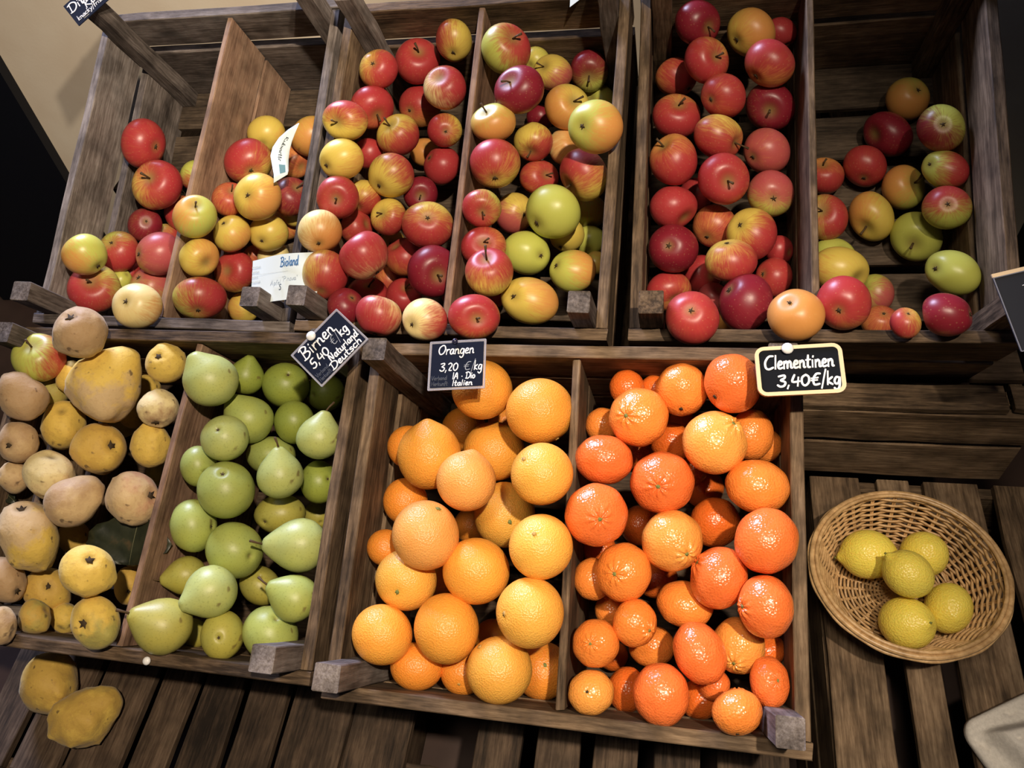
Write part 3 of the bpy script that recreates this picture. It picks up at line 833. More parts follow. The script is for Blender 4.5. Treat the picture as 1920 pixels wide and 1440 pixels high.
    ('apple', 0.1503, 0.6549, 0.4638, 0.0327, 1.047, 0.955, 0.02, 2, 's', -0.55, -0.48, 'P', 'D', 0.80, 0.00, 0.00, 'apples in the fourth bay', 'dark crimson stem-up apple, upper left of the fourth apple bay'),
    ('apple', 0.2032, 0.7020, 0.4033, 0.0323, 1.034, 0.967, 0.20, 2, 's', 0.41, -0.36, 'Y', 'O', 0.10, -0.60, 0.30, 'apples in the fourth bay', 'yellow-orange stem-up apple, upper centre of the fourth apple bay'),
    ('apple', 0.2584, 0.5695, 0.4609, 0.0335, 1.031, 0.970, 0.31, 3, 'c', -0.56, -0.02, 'G', 'O', -0.15, 0.70, 0.20, 'apples in the fourth bay', 'very big green orange-cheeked apple, middle right of the fourth apple bay'),
    ('apple', 0.1153, 0.6206, 0.4386, 0.0283, 1.095, 0.913, -0.02, 1, 's', -0.42, -0.74, 'G', 'O', 0.20, 0.10, 0.40, 'apples in the fourth bay', 'bronze-yellow apple, upper left of the fourth apple bay'),
    ('apple', 0.1579, 0.6550, 0.3823, 0.0274, 1.026, 0.975, 0.09, 2, 's', -0.19, 0.65, 'Y', 'R', -0.10, 0.50, 0.60, 'apples in the fourth bay', 'yellow red-cheeked stem-down apple, upper left of the fourth apple bay'),
    ('apple', 0.1461, 0.7758, 0.3385, 0.0211, 1.031, 0.970, 0.10, 0, '-', 0.00, 0.00, 'P', 'D', 0.90, 0.00, 0.00, 'apples in the fourth bay', 'hidden crimson apple, top left of the fourth apple bay'),
    ('apple', 0.2016, 0.6737, 0.3571, 0.0272, 1.026, 0.975, 0.23, 1, '-', 0.00, 0.00, 'C', 'O', 0.20, 0.20, 0.00, 'apples in the fourth bay', 'peach apple, upper centre of the fourth apple bay'),
    ('apple', 0.1207, 0.5705, 0.4104, 0.0336, 0.997, 1.003, 0.77, 2, 'c', -0.02, 0.65, 'Y', 'R', 0.35, -0.30, -0.40, 'apples in the fourth bay', 'big red-bronze apple, middle left of the fourth apple bay'),
    ('apple', 0.1630, 0.6310, 0.3382, 0.0269, 1.093, 0.915, 0.03, 1, 's', 0.56, -0.23, 'O', 'R', 0.40, 0.00, 0.00, 'apples in the fourth bay', 'shaded red-brown apple, middle centre of the fourth apple bay'),
    ('apple', 0.2378, 0.5792, 0.3808, 0.0344, 1.021, 0.979, 0.33, 3, 's', -0.78, 0.53, 'Y', 'R', 0.15, -0.30, -0.40, 'apples in the fourth bay', 'red pale-bottomed apple, middle right of the fourth apple bay'),
    ('apple', 0.1096, 0.5064, 0.3900, 0.0256, 1.014, 0.986, -0.17, 2, 's', 0.05, 0.32, 'G', 'R', 0.40, -0.40, 0.20, 'apples in the fourth bay', 'bronze-red stem-up apple, lower left of the fourth apple bay'),
    ('apple', 0.1314, 0.5808, 0.3159, 0.0285, 0.973, 1.028, -0.01, 1, '-', 0.00, 0.00, 'Y', 'P', 0.00, -0.50, 0.70, 'apples in the fourth bay', 'green-yellow red-bottomed apple, middle left of the fourth apple bay'),
    ('apple', 0.1976, 0.5306, 0.3594, 0.0367, 0.991, 1.009, -0.35, 3, 'c', -0.67, 0.48, 'G', 'G', -0.90, 0.00, 0.00, 'apples in the fourth bay', 'big bright yellow-green apple, lower centre of the fourth apple bay'),
    ('apple', 0.2094, 0.5492, 0.3022, 0.0246, 1.011, 0.989, 0.35, 1, '-', 0.00, 0.00, 'Y', 'G', -0.90, 0.00, 0.00, 'apples in the fourth bay', 'plain yellow apple, lower right of the fourth apple bay'),
    ('apple', 0.1110, 0.4723, 0.3531, 0.0284, 1.072, 0.933, -0.03, 1, 's', 0.02, -0.32, 'O', 'R', 0.40, -0.30, 0.00, 'apples in the fourth bay', 'orange-red dimple-up apple, lower left of the fourth apple bay'),
    ('apple', 0.1602, 0.5006, 0.3136, 0.0320, 1.079, 0.927, 0.25, 2, 'c', 0.68, 0.09, 'G', 'G', -0.90, 0.00, 0.00, 'apples in the fourth bay', 'yellow-green eye-right apple, lower centre of the fourth apple bay'),
    ('apple', 0.1290, 0.4204, 0.3573, 0.0312, 1.006, 0.994, -0.20, 3, 's', -0.17, -0.72, 'Y', 'R', 0.25, 0.00, -0.70, 'apples in the fourth bay', 'red yellow-bottomed long-stemmed apple, bottom left of the fourth apple bay'),
    ('apple', 0.2244, 0.4768, 0.3029, 0.0304, 1.041, 0.961, 0.08, 2, 'c', -0.78, -0.31, 'G', 'O', -0.30, 0.70, -0.30, 'apples in the fourth bay', 'olive green bronzed apple, bottom right of the fourth apple bay'),
    ('apple', 0.1741, 0.4164, 0.3091, 0.0346, 1.132, 0.884, 0.26, 3, 'c', -0.62, -0.18, 'Y', 'O', -0.35, 0.80, -0.30, 'apples in the fourth bay', 'big olive yellow apple, bottom centre of the fourth apple bay'),
    ('apple', 0.2470, 0.5504, 0.2464, 0.0170, 1.010, 0.990, 0.61, 0, '-', 0.00, 0.00, 'G', 'O', 0.00, 0.00, 0.00, 'apples in the fourth bay', 'hidden olive apple, lower right of the fourth apple bay'),
    ('apple', 0.2325, 0.6252, 0.2768, 0.0258, 1.016, 0.985, 0.42, 0, '-', 0.00, 0.00, 'G', 'O', -0.20, 0.00, 0.00, 'apples in the fourth bay', 'shaded green-brown apple, middle right of the fourth apple bay'),
    ('apple', 0.2375, 0.7892, 0.3544, 0.0260, 1.038, 0.964, 0.29, 0, '-', 0.00, 0.00, 'G', 'O', -0.40, 0.00, 0.00, 'apples in the fourth bay', 'shaded green apple, top right of the fourth apple bay'),
    ('apple', 0.2346, 0.5842, 0.2570, 0.0234, 1.012, 0.988, 0.50, 0, '-', 0.00, 0.00, 'G', 'G', -0.40, 0.00, 0.00, 'apples in the fourth bay', 'shaded dark green apple, lower right of the fourth apple bay'),
    ('apple', 0.1029, 0.4868, 0.2462, 0.0201, 1.004, 0.996, -0.21, 0, '-', 0.00, 0.00, 'P', 'R', 0.50, 0.00, 0.00, 'apples in the fourth bay', 'hidden red apple, bottom left of the fourth apple bay'),
    ('apple', 0.3803, 0.7751, 0.4737, 0.0298, 1.067, 0.937, 0.47, 1, 's', 0.68, 0.20, 'P', 'D', 0.90, 0.00, 0.00, 'apples in the fifth bay', 'dark crimson stem-right apple, top left of the fifth apple bay'),
    ('apple', 0.4514, 0.7761, 0.4535, 0.0321, 0.940, 1.064, -1.21, 2, 'c', -0.65, 0.38, 'Y', 'O', 0.20, 0.60, -0.20, 'apples in the fifth bay', 'orange-yellow apple, top right of the fifth apple bay'),
    ('apple', 0.3935, 0.7295, 0.4449, 0.0299, 1.058, 0.945, 0.54, 2, 's', 0.59, -0.27, 'Y', 'R', 0.65, -0.20, 0.20, 'apples in the fifth bay', 'red yellow-dimpled apple, top centre of the fifth apple bay'),
    ('apple', 0.4739, 0.7167, 0.4424, 0.0309, 1.090, 0.918, 0.43, 3, '-', 0.00, 0.00, 'O', 'R', 0.25, 0.00, -0.40, 'apples in the fifth bay', 'big bronze-orange apple, top right of the fifth apple bay'),
    ('apple', 0.3540, 0.7810, 0.3906, 0.0281, 1.050, 0.952, 0.49, 1, '-', 0.00, 0.00, 'O', 'R', 0.30, 0.20, 0.00, 'apples in the fifth bay', 'shaded orange-red apple, top left of the fifth apple bay'),
    ('apple', 0.4934, 0.8012, 0.4365, 0.0212, 1.078, 0.928, 0.65, 0, '-', 0.00, 0.00, 'P', 'R', 0.50, 0.00, 0.00, 'apples in the fifth bay', 'hidden dark red apple, top right of the fifth apple bay'),
    ('apple', 0.4161, 0.6868, 0.4175, 0.0298, 1.053, 0.950, 0.63, 3, '-', 0.00, 0.00, 'O', 'R', 0.55, 0.00, 0.00, 'apples in the fifth bay', 'shiny orange-red apple, upper centre of the fifth apple bay'),
    ('apple', 0.4812, 0.7070, 0.3849, 0.0324, 1.065, 0.939, 0.58, 2, 's', -0.02, 0.21, 'G', 'D', 0.80, 0.10, 0.00, 'apples in the fifth bay', 'dark purple-red stem-up apple, upper right of the fifth apple bay'),
    ('apple', 0.3558, 0.6988, 0.3818, 0.0319, 1.066, 0.939, 0.30, 2, 's', 0.11, -0.70, 'Y', 'R', 0.70, 0.00, 0.30, 'apples in the fifth bay', 'red dimple-top apple, upper left of the fifth apple bay'),
    ('apple', 0.4111, 0.6394, 0.3883, 0.0303, 1.090, 0.918, 0.40, 3, 's', 0.90, 0.25, 'Y', 'R', 0.35, -0.20, 0.50, 'apples in the fifth bay', 'orange-pink yellow-striped apple, upper centre of the fifth apple bay'),
    ('apple', 0.4763, 0.6455, 0.3578, 0.0305, 1.058, 0.945, 0.51, 2, '-', 0.00, 0.00, 'O', 'P', 0.50, 0.00, 0.00, 'apples in the fifth bay', 'rosy orange apple, middle right of the fifth apple bay'),
    ('apple', 0.3542, 0.6105, 0.3751, 0.0325, 0.968, 1.033, -0.61, 3, 's', -0.57, -0.70, 'O', 'R', 0.35, 0.20, 0.50, 'apples in the fifth bay', 'rosy orange stem-top apple, middle left of the fifth apple bay'),
    ('apple', 0.4187, 0.5834, 0.3633, 0.0331, 0.965, 1.037, -0.77, 3, 's', 0.27, 0.10, 'O', 'R', 0.75, -0.20, 0.00, 'apples in the fifth bay', 'red dimple-up apple, middle centre of the fifth apple bay'),
    ('apple', 0.4818, 0.5880, 0.3326, 0.0306, 0.959, 1.043, -0.63, 2, 'c', 0.16, 0.22, 'G', 'P', 0.25, 0.10, -0.60, 'apples in the fifth bay', 'rosy green-bottomed apple, middle right of the fifth apple bay'),
    ('apple', 0.3543, 0.5733, 0.3263, 0.0309, 1.045, 0.957, 0.29, 2, '-', 0.00, 0.00, 'P', 'R', 0.50, 0.00, 0.00, 'apples in the fifth bay', 'rosy streaked apple, middle left of the fifth apple bay'),
    ('apple', 0.4120, 0.5752, 0.2888, 0.0302, 0.972, 1.028, -0.66, 1, '-', 0.00, 0.00, 'O', 'R', 0.10, 0.00, 0.00, 'apples in the fifth bay', 'bronze-orange apple, lower centre of the fifth apple bay'),
    ('apple', 0.4569, 0.5369, 0.3100, 0.0338, 0.970, 1.031, -0.71, 2, '-', 0.00, 0.00, 'Y', 'R', 0.05, 0.90, 0.50, 'apples in the fifth bay', 'red-edged golden-cheeked apple, lower right of the fifth apple bay'),
    ('apple', 0.3869, 0.6589, 0.2764, 0.0244, 1.030, 0.971, 0.77, 0, '-', 0.00, 0.00, 'P', 'R', 0.80, 0.00, 0.00, 'apples in the fifth bay', 'hidden dark red apple, middle left of the fifth apple bay'),
    ('apple', 0.3566, 0.5186, 0.3022, 0.0331, 0.981, 1.019, -0.70, 2, 'c', -0.21, -0.13, 'P', 'D', 0.90, 0.00, 0.00, 'apples in the fifth bay', 'very dark crimson eye-up apple, lower left of the fifth apple bay'),
    ('apple', 0.4293, 0.4798, 0.3174, 0.0301, 1.098, 0.911, 0.23, 3, '-', 0.00, 0.00, 'Y', 'R', 0.15, 0.20, 0.20, 'apples in the fifth bay', 'peachy mottled apple, bottom centre of the fifth apple bay'),
    ('apple', 0.4894, 0.5069, 0.2586, 0.0257, 0.967, 1.034, -0.39, 1, '-', 0.00, 0.00, 'O', 'R', 0.70, 0.00, 0.00, 'apples in the fifth bay', 'rosy red apple, bottom right of the fifth apple bay'),
    ('apple', 0.3515, 0.4898, 0.2508, 0.0293, 1.058, 0.945, 0.11, 1, '-', 0.00, 0.00, 'Y', 'R', 0.50, -0.20, -0.20, 'apples in the fifth bay', 'red yellow-shouldered apple, bottom left of the fifth apple bay'),
    ('apple', 0.3812, 0.3506, 0.3522, 0.0310, 1.013, 0.987, 0.47, 3, 'c', -0.06, -0.31, 'O', 'R', 0.70, 0.00, 0.00, 'apples in the fifth bay', 'bright red eye-up apple, bottom left of the fifth apple bay'),
    ('apple', 0.4471, 0.4259, 0.2969, 0.0349, 0.967, 1.034, -0.25, 3, '-', 0.00, 0.00, 'P', 'D', 0.60, -0.20, -0.20, 'apples in the fifth bay', 'big purple-crimson apple, bottom right of the fifth apple bay'),
    ('apple', 0.4939, 0.3544, 0.3545, 0.0304, 0.983, 1.017, -0.70, 3, 'c', -0.25, -0.55, 'O', 'O', 0.20, 0.00, -0.40, 'apples in the fifth bay', 'big orange eye-up apple, bottom right of the fifth apple bay'),
    ('apple', 0.3967, 0.5419, 0.2288, 0.0284, 0.980, 1.021, -0.52, 0, '-', 0.00, 0.00, 'P', 'R', 0.80, 0.00, 0.00, 'apples in the fifth bay', 'shaded dark red apple, lower centre of the fifth apple bay'),
    ('apple', 0.4126, 0.4994, 0.2288, 0.0204, 0.980, 1.021, -0.41, 0, '-', 0.00, 0.00, 'P', 'P', 0.00, 0.00, 0.00, 'apples in the fifth bay', 'hidden pink apple, bottom centre of the fifth apple bay'),
    ('apple', 0.4326, 0.4887, 0.1943, 0.0177, 0.979, 1.022, -0.29, 0, '-', 0.00, 0.00, 'O', 'O', 0.00, 0.00, 0.00, 'apples in the fifth bay', 'hidden orange apple, bottom centre of the fifth apple bay'),
    ('apple', 0.4990, 0.5495, 0.2666, 0.0197, 0.963, 1.038, -0.46, 0, '-', 0.00, 0.00, 'P', 'R', 0.80, 0.00, 0.00, 'apples in the fifth bay', 'shaded hidden crimson apple, lower right of the fifth apple bay'),
    ('apple', 0.6768, 0.7827, 0.3360, 0.0291, 0.959, 1.043, -0.54, 1, 'c', 0.48, -0.48, 'G', 'O', 0.40, -0.10, 0.30, 'apples in the far-right bay', 'orange oblong apple, top right of the far-right apple bay'),
    ('apple', 0.6483, 0.7293, 0.3162, 0.0319, 1.132, 0.883, 0.60, 2, '-', 0.00, 0.00, 'P', 'D', 0.70, 0.00, 0.00, 'apples in the far-right bay', 'dark crimson wide apple, upper centre of the far-right apple bay'),
    ('apple', 0.6879, 0.6560, 0.3750, 0.0286, 0.919, 1.088, -0.65, 2, 'c', 0.09, -0.22, 'G', 'D', 0.15, -0.50, 0.60, 'apples in the far-right bay', 'brown-red green-eyed apple, upper right of the far-right apple bay'),
    ('apple', 0.6169, 0.6873, 0.2951, 0.0288, 0.941, 1.062, -0.74, 2, 'c', 0.00, 0.68, 'O', 'R', 0.70, 0.00, 0.00, 'apples in the far-right bay', 'red apple, upper centre of the far-right apple bay'),
    ('apple', 0.6658, 0.6569, 0.2805, 0.0289, 0.929, 1.077, -0.47, 2, 's', 0.69, -0.33, 'G', 'O', 0.10, -0.40, -0.20, 'apples in the far-right bay', 'bronze-green stem-right apple, middle right of the far-right apple bay'),
    ('apple', 0.6964, 0.6197, 0.3387, 0.0259, 1.130, 0.885, 0.44, 1, 'c', -0.73, -0.24, 'G', 'R', -0.05, 0.80, 0.00, 'apples in the far-right bay', 'half green half red apple, middle right of the far-right apple bay'),
    ('apple', 0.5638, 0.6787, 0.2874, 0.0266, 1.054, 0.949, 0.73, 1, 's', -0.11, -0.76, 'O', 'R', 0.20, 0.00, 0.20, 'apples in the far-right bay', 'orange-red apple, upper left of the far-right apple bay'),
    ('apple', 0.6952, 0.5692, 0.3194, 0.0280, 0.954, 1.048, -0.85, 2, 'c', 0.04, -0.18, 'G', 'R', 0.00, -0.20, -0.70, 'apples in the far-right bay', 'red-and-green eye-up apple, lower right of the far-right apple bay'),
    ('apple', 0.5604, 0.6036, 0.2763, 0.0305, 0.944, 1.060, -0.41, 2, 's', -0.21, -0.39, 'G', 'R', 0.25, 0.60, 0.00, 'apples in the far-right bay', 'red-sided green stem-up apple, middle left of the far-right apple bay'),
    ('apple', 0.6234, 0.6157, 0.2659, 0.0315, 0.891, 1.122, -0.35, 2, '-', 0.00, 0.00, 'Y', 'O', -0.30, -0.80, -0.20, 'apples in the far-right bay', 'lemon-yellow red-edged apple, middle centre of the far-right apple bay'),
    ('apple', 0.6787, 0.5875, 0.2543, 0.0330, 0.944, 1.059, -0.47, 2, 's', -0.14, 0.39, 'G', 'G', -0.90, 0.00, 0.00, 'apples in the far-right bay', 'plain green dimple-up apple, lower right of the far-right apple bay'),
    ('apple', 0.6941, 0.4822, 0.2909, 0.0295, 1.131, 0.884, 0.56, 2, 'c', -0.70, -0.12, 'G', 'G', -0.90, 0.00, 0.00, 'apples in the far-right bay', 'long pale green apple, bottom right of the far-right apple bay'),
    ('apple', 0.5746, 0.5692, 0.2386, 0.0262, 1.125, 0.889, 0.15, 1, '-', 0.00, 0.00, 'G', 'G', -0.90, 0.00, 0.00, 'apples in the far-right bay', 'half-covered green apple, lower left of the far-right apple bay'),
    ('apple', 0.5734, 0.5185, 0.2603, 0.0332, 1.100, 0.909, 0.40, 2, '-', 0.00, 0.00, 'Y', 'O', -0.70, -0.80, 0.20, 'apples in the far-right bay', 'big yellow apple, lower left of the far-right apple bay'),
    ('apple', 0.5467, 0.3738, 0.3522, 0.0301, 0.962, 1.040, -0.29, 3, 'c', -0.19, 0.34, 'O', 'R', 0.70, -0.10, -0.40, 'apples in the far-right bay', 'big red eye-down apple, bottom left of the far-right apple bay'),
    ('apple', 0.6261, 0.5184, 0.2153, 0.0254, 0.946, 1.058, -0.24, 1, '-', 0.00, 0.00, 'G', 'P', -0.10, 0.40, 0.20, 'apples in the far-right bay', 'pale mottled green-pink apple, bottom centre of the far-right apple bay'),
    ('apple', 0.6178, 0.4442, 0.2418, 0.0225, 1.039, 0.963, 0.25, 1, '-', 0.00, 0.00, 'O', 'R', 0.10, 0.00, 0.00, 'apples in the far-right bay', 'dull bronze apple, bottom centre of the far-right apple bay'),
    ('apple', 0.6117, 0.3566, 0.3400, 0.0168, 0.939, 1.065, -0.15, 1, '-', 0.00, 0.00, 'Y', 'R', 0.35, -0.40, 0.20, 'apples in the far-right bay', 'small red yellow-edged apple, bottom centre of the far-right apple bay'),
    ('apple', 0.6518, 0.3618, 0.3478, 0.0247, 1.046, 0.956, 0.28, 2, 'c', 1.03, -0.11, 'P', 'D', 0.80, 0.00, 0.00, 'apples in the far-right bay', 'dark red bruise-ended apple, bottom centre of the far-right apple bay'),
    ('quince', -0.3789, 0.2811, 0.3913, 0.0329, 0.964, 1.037, 0.24, 3, 'c', -0.38, -0.64, 'T', 'B', 0.30, 0.00, -0.10, 'quinces in the crate', 'tan fuzzy squat quince, top centre of the quince bay'),
    ('apple', -0.4646, 0.2691, 0.3538, 0.0323, 0.977, 1.023, -0.38, 2, 's', -0.36, -0.63, 'G', 'R', -0.35, 0.90, 0.10, 'quinces in the crate', 'green red-cheeked apple lying among quinces, top left'),
    ('quince', -0.3727, 0.2546, 0.3234, 0.0464, 0.926, 1.080, 0.19, 3, 'p', 0.55, -0.84, 'Y', 'T', -0.05, -0.10, 0.50, 'quinces in the crate', 'huge knobbly golden quince, top centre of the quince bay'),
    ('quince', -0.2955, 0.2856, 0.3253, 0.0273, 0.962, 1.040, -0.03, 2, 'c', -0.40, -0.40, 'Y', 'Y', -0.90, 0.00, 0.00, 'quinces in the crate', 'clear yellow eye-up quince, top right of the quince bay'),
    ('quince', -0.3002, 0.2344, 0.2982, 0.0264, 0.986, 1.014, -0.25, 3, 'c', -0.08, 0.84, 'C', 'B', -0.30, 0.00, 0.50, 'quinces in the crate', 'cream bruised quince, top right of the quince bay'),
    ('quince', -0.4439, 0.3438, 0.1820, 0.0222, 0.948, 1.055, -0.01, 0, '-', 0.00, 0.00, 'Y', 'Y', -0.50, 0.00, 0.00, 'quinces in the crate', 'small hidden yellow quince, top left of the quince bay'),
    ('quince', -0.3148, 0.1980, 0.2639, 0.0286, 0.916, 1.092, -0.10, 2, 's', 0.26, -0.71, 'Y', 'Y', -0.90, 0.00, 0.00, 'quinces in the crate', 'smooth yellow quince, upper right of the quince bay'),
    ('quince', -0.4606, 0.2118, 0.3476, 0.0302, 0.866, 1.155, -0.30, 2, 'p', -0.50, -0.84, 'B', 'B', 0.30, 0.00, 0.00, 'quinces in the crate', 'brown pear-shaped quince, upper left of the quince bay'),
    ('quince', -0.4551, 0.2147, 0.2714, 0.0312, 0.879, 1.138, 0.10, 1, '-', 0.00, 0.00, 'Y', 'O', -0.50, 0.00, 0.00, 'quinces in the crate', 'dull yellow quince, upper left of the quince bay'),
    ('quince', -0.3901, 0.1870, 0.2646, 0.0347, 0.978, 1.022, -0.61, 2, 'c', 0.48, -0.13, 'O', 'Y', -0.30, 0.00, 0.00, 'quinces in the crate', 'wide ochre quince, upper centre of the quince bay'),
    ('quince', -0.4668, 0.1655, 0.3087, 0.0253, 0.935, 1.070, -0.16, 2, 'c', -0.55, 0.18, 'B', 'T', 0.00, 0.00, 0.00, 'quinces in the crate', 'brown eye-left quince, upper left of the quince bay'),
    ('quince', -0.4271, 0.1353, 0.2767, 0.0318, 1.076, 0.930, 0.84, 2, '-', 0.00, 0.00, 'C', 'T', -0.20, 0.00, 0.00, 'quinces in the crate', 'pale speckled quince, middle left of the quince bay'),
    ('quince', -0.3744, 0.1057, 0.2733, 0.0333, 0.924, 1.083, 0.17, 3, 'p', 0.71, -0.67, 'B', 'T', 0.20, 0.00, 0.00, 'quinces in the crate', 'tan-brown smooth pear-shaped quince, middle centre of the quince bay'),
    ('quince', -0.3096, 0.1210, 0.2569, 0.0339, 1.062, 0.942, 1.12, 3, 'c', 0.72, -0.15, 'T', 'P', -0.30, 0.10, -0.30, 'quinces in the crate', 'pink-tan eye-right quince, middle right of the quince bay'),
    ('quince', -0.4350, 0.0618, 0.2478, 0.0397, 0.817, 1.224, -0.47, 3, 'c', -0.25, -0.84, 'T', 'Y', 0.00, 0.30, 0.30, 'quinces in the crate', 'very knobbly long tan quince, lower left of the quince bay'),
    ('quince', -0.2819, 0.0070, 0.2999, 0.0293, 0.941, 1.063, -0.72, 3, 'c', 0.04, -0.44, 'Y', 'Y', -0.90, 0.00, 0.00, 'quinces in the crate', 'golden star-eyed quince, bottom right of the quince bay'),
    ('quince', -0.4731, 0.0172, 0.2144, 0.0276, 0.814, 1.229, -0.53, 2, 'c', 0.60, 0.49, 'B', 'B', 0.00, 0.00, 0.00, 'quinces in the crate', 'frame-cut tan quince, bottom left of the quince bay'),
    ('quince', -0.4476, 0.0219, 0.1663, 0.0297, 0.929, 1.077, -0.64, 1, 'c', 0.04, -0.20, 'O', 'Y', -0.30, 0.00, 0.00, 'quinces in the crate', 'shaded olive-gold quince, bottom left of the quince bay'),
    ('quince', -0.2749, -0.0359, 0.2577, 0.0283, 0.913, 1.096, -0.47, 2, 'c', -0.55, 0.10, 'Y', 'G', -0.20, 0.20, 0.40, 'quinces in the crate', 'olive-yellow black-eyed quince, bottom right of the quince bay'),
    ('quince', -0.4149, -0.0054, 0.1500, 0.0192, 0.910, 1.099, -0.48, 1, '-', 0.00, 0.00, 'Y', 'G', -0.20, 0.00, 0.00, 'quinces in the crate', 'small olive quince, bottom centre of the quince bay'),
    ('quince', -0.4134, -0.0235, 0.2006, 0.0211, 0.902, 1.109, -0.46, 1, '-', 0.00, 0.00, 'O', 'G', 0.00, 0.00, 0.00, 'quinces in the crate', 'shaded olive quince, bottom centre of the quince bay'),
    ('quince', -0.4111, -0.0471, 0.2433, 0.0191, 0.811, 1.233, -0.22, 2, '-', 0.00, 0.00, 'B', 'T', 0.00, 0.00, 0.00, 'quinces in the crate', 'frame-cut brown quince, bottom centre of the quince bay'),
    ('quince', -0.3392, 0.0441, 0.1549, 0.0223, 0.858, 1.166, -0.07, 1, 'c', -0.03, 0.33, 'O', 'Y', -0.30, 0.00, 0.00, 'quinces in the crate', 'dull eye-up quince, bottom right of the quince bay'),
    ('quince', -0.4779, 0.1294, 0.2790, 0.0209, 0.909, 1.100, -0.19, 1, '-', 0.00, 0.00, 'T', 'B', 0.00, 0.00, 0.00, 'quinces in the crate', 'half-hidden tan quince, middle left of the quince bay'),
    ('quince', -0.4761, 0.1107, 0.1370, 0.0234, 0.922, 1.085, -0.34, 0, '-', 0.00, 0.00, 'O', 'Y', -0.30, 0.00, 0.00, 'quinces in the crate', 'hidden dull quince, lower left of the quince bay'),
    ('quince', -0.4086, 0.2321, 0.1169, 0.0194, 0.948, 1.055, -0.25, 0, '-', 0.00, 0.00, 'G', 'O', -0.30, 0.00, 0.00, 'quinces in the crate', 'hidden olive quince, upper centre of the quince bay'),
    ('quince', -0.4075, 0.1126, 0.0763, 0.0223, 0.936, 1.068, -0.44, 0, '-', 0.00, 0.00, 'Y', 'O', -0.30, 0.00, 0.00, 'quinces in the crate', 'leaf-covered yellow quince, lower centre of the quince bay'),
    ('quince', -0.4755, 0.2538, 0.2976, 0.0225, 0.923, 1.083, -0.02, 0, '-', 0.00, 0.00, 'G', 'O', -0.50, 0.00, 0.00, 'quinces in the crate', 'shaded olive quince, top left of the quince bay'),
    ('quince', -0.4380, 0.2658, 0.3179, 0.0215, 0.927, 1.079, 0.02, 1, '-', 0.00, 0.00, 'Y', 'O', -0.30, 0.00, 0.00, 'quinces in the crate', 'amber quince, top left of the quince bay'),
    ('quince', -0.4690, 0.2915, 0.1759, 0.0293, 0.941, 1.063, -0.09, 0, '-', 0.00, 0.00, 'G', 'O', -0.50, 0.00, 0.00, 'quinces in the crate', 'shaded dark olive quince, top left of the quince bay'),
    ('quince', -0.4274, 0.2867, 0.2002, 0.0226, 0.944, 1.059, -0.08, 0, '-', 0.00, 0.00, 'Y', 'O', -0.50, 0.00, 0.00, 'quinces in the crate', 'hidden amber quince, top left of the quince bay'),
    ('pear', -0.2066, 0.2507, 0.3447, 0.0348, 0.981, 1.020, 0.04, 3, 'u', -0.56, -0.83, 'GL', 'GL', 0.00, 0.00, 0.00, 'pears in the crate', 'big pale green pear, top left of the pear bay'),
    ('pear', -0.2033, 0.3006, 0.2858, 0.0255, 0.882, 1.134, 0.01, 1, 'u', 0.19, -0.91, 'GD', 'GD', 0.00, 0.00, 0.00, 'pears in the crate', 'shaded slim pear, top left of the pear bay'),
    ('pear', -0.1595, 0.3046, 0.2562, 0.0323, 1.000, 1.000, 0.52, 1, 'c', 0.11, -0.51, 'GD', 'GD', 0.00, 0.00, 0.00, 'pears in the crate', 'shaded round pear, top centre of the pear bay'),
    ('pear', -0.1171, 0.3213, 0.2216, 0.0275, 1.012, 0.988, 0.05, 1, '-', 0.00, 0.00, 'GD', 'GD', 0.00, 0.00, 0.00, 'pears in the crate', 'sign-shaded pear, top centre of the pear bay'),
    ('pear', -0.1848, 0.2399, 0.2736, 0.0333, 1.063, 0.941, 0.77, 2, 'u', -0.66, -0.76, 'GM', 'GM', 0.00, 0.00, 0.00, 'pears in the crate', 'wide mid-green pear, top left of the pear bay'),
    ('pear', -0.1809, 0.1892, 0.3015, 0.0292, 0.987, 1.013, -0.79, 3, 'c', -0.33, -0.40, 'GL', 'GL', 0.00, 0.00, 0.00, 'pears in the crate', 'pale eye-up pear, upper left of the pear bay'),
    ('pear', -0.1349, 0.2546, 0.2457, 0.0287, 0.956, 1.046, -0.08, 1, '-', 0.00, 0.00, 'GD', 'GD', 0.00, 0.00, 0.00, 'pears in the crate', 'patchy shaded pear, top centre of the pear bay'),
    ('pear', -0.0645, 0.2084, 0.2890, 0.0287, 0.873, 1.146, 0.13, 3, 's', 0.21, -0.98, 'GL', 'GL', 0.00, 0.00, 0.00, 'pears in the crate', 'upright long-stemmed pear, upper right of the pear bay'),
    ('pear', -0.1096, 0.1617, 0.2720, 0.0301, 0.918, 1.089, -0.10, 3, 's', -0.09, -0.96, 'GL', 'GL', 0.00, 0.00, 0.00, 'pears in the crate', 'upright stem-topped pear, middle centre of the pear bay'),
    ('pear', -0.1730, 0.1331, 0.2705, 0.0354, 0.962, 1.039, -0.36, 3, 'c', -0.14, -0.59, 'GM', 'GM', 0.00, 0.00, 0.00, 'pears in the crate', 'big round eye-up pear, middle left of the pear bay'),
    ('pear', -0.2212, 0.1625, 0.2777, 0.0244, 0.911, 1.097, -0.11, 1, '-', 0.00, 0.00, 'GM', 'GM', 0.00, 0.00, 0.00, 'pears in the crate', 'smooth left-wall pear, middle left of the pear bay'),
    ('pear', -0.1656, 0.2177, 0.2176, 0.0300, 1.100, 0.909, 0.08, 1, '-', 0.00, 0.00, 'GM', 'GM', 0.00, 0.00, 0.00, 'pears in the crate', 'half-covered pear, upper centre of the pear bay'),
    ('pear', -0.0917, 0.1860, 0.2063, 0.0275, 0.938, 1.066, -0.13, 1, 'c', 0.50, -0.18, 'GD', 'GD', 0.00, 0.00, 0.00, 'pears in the crate', 'eye-right pear, middle right of the pear bay'),
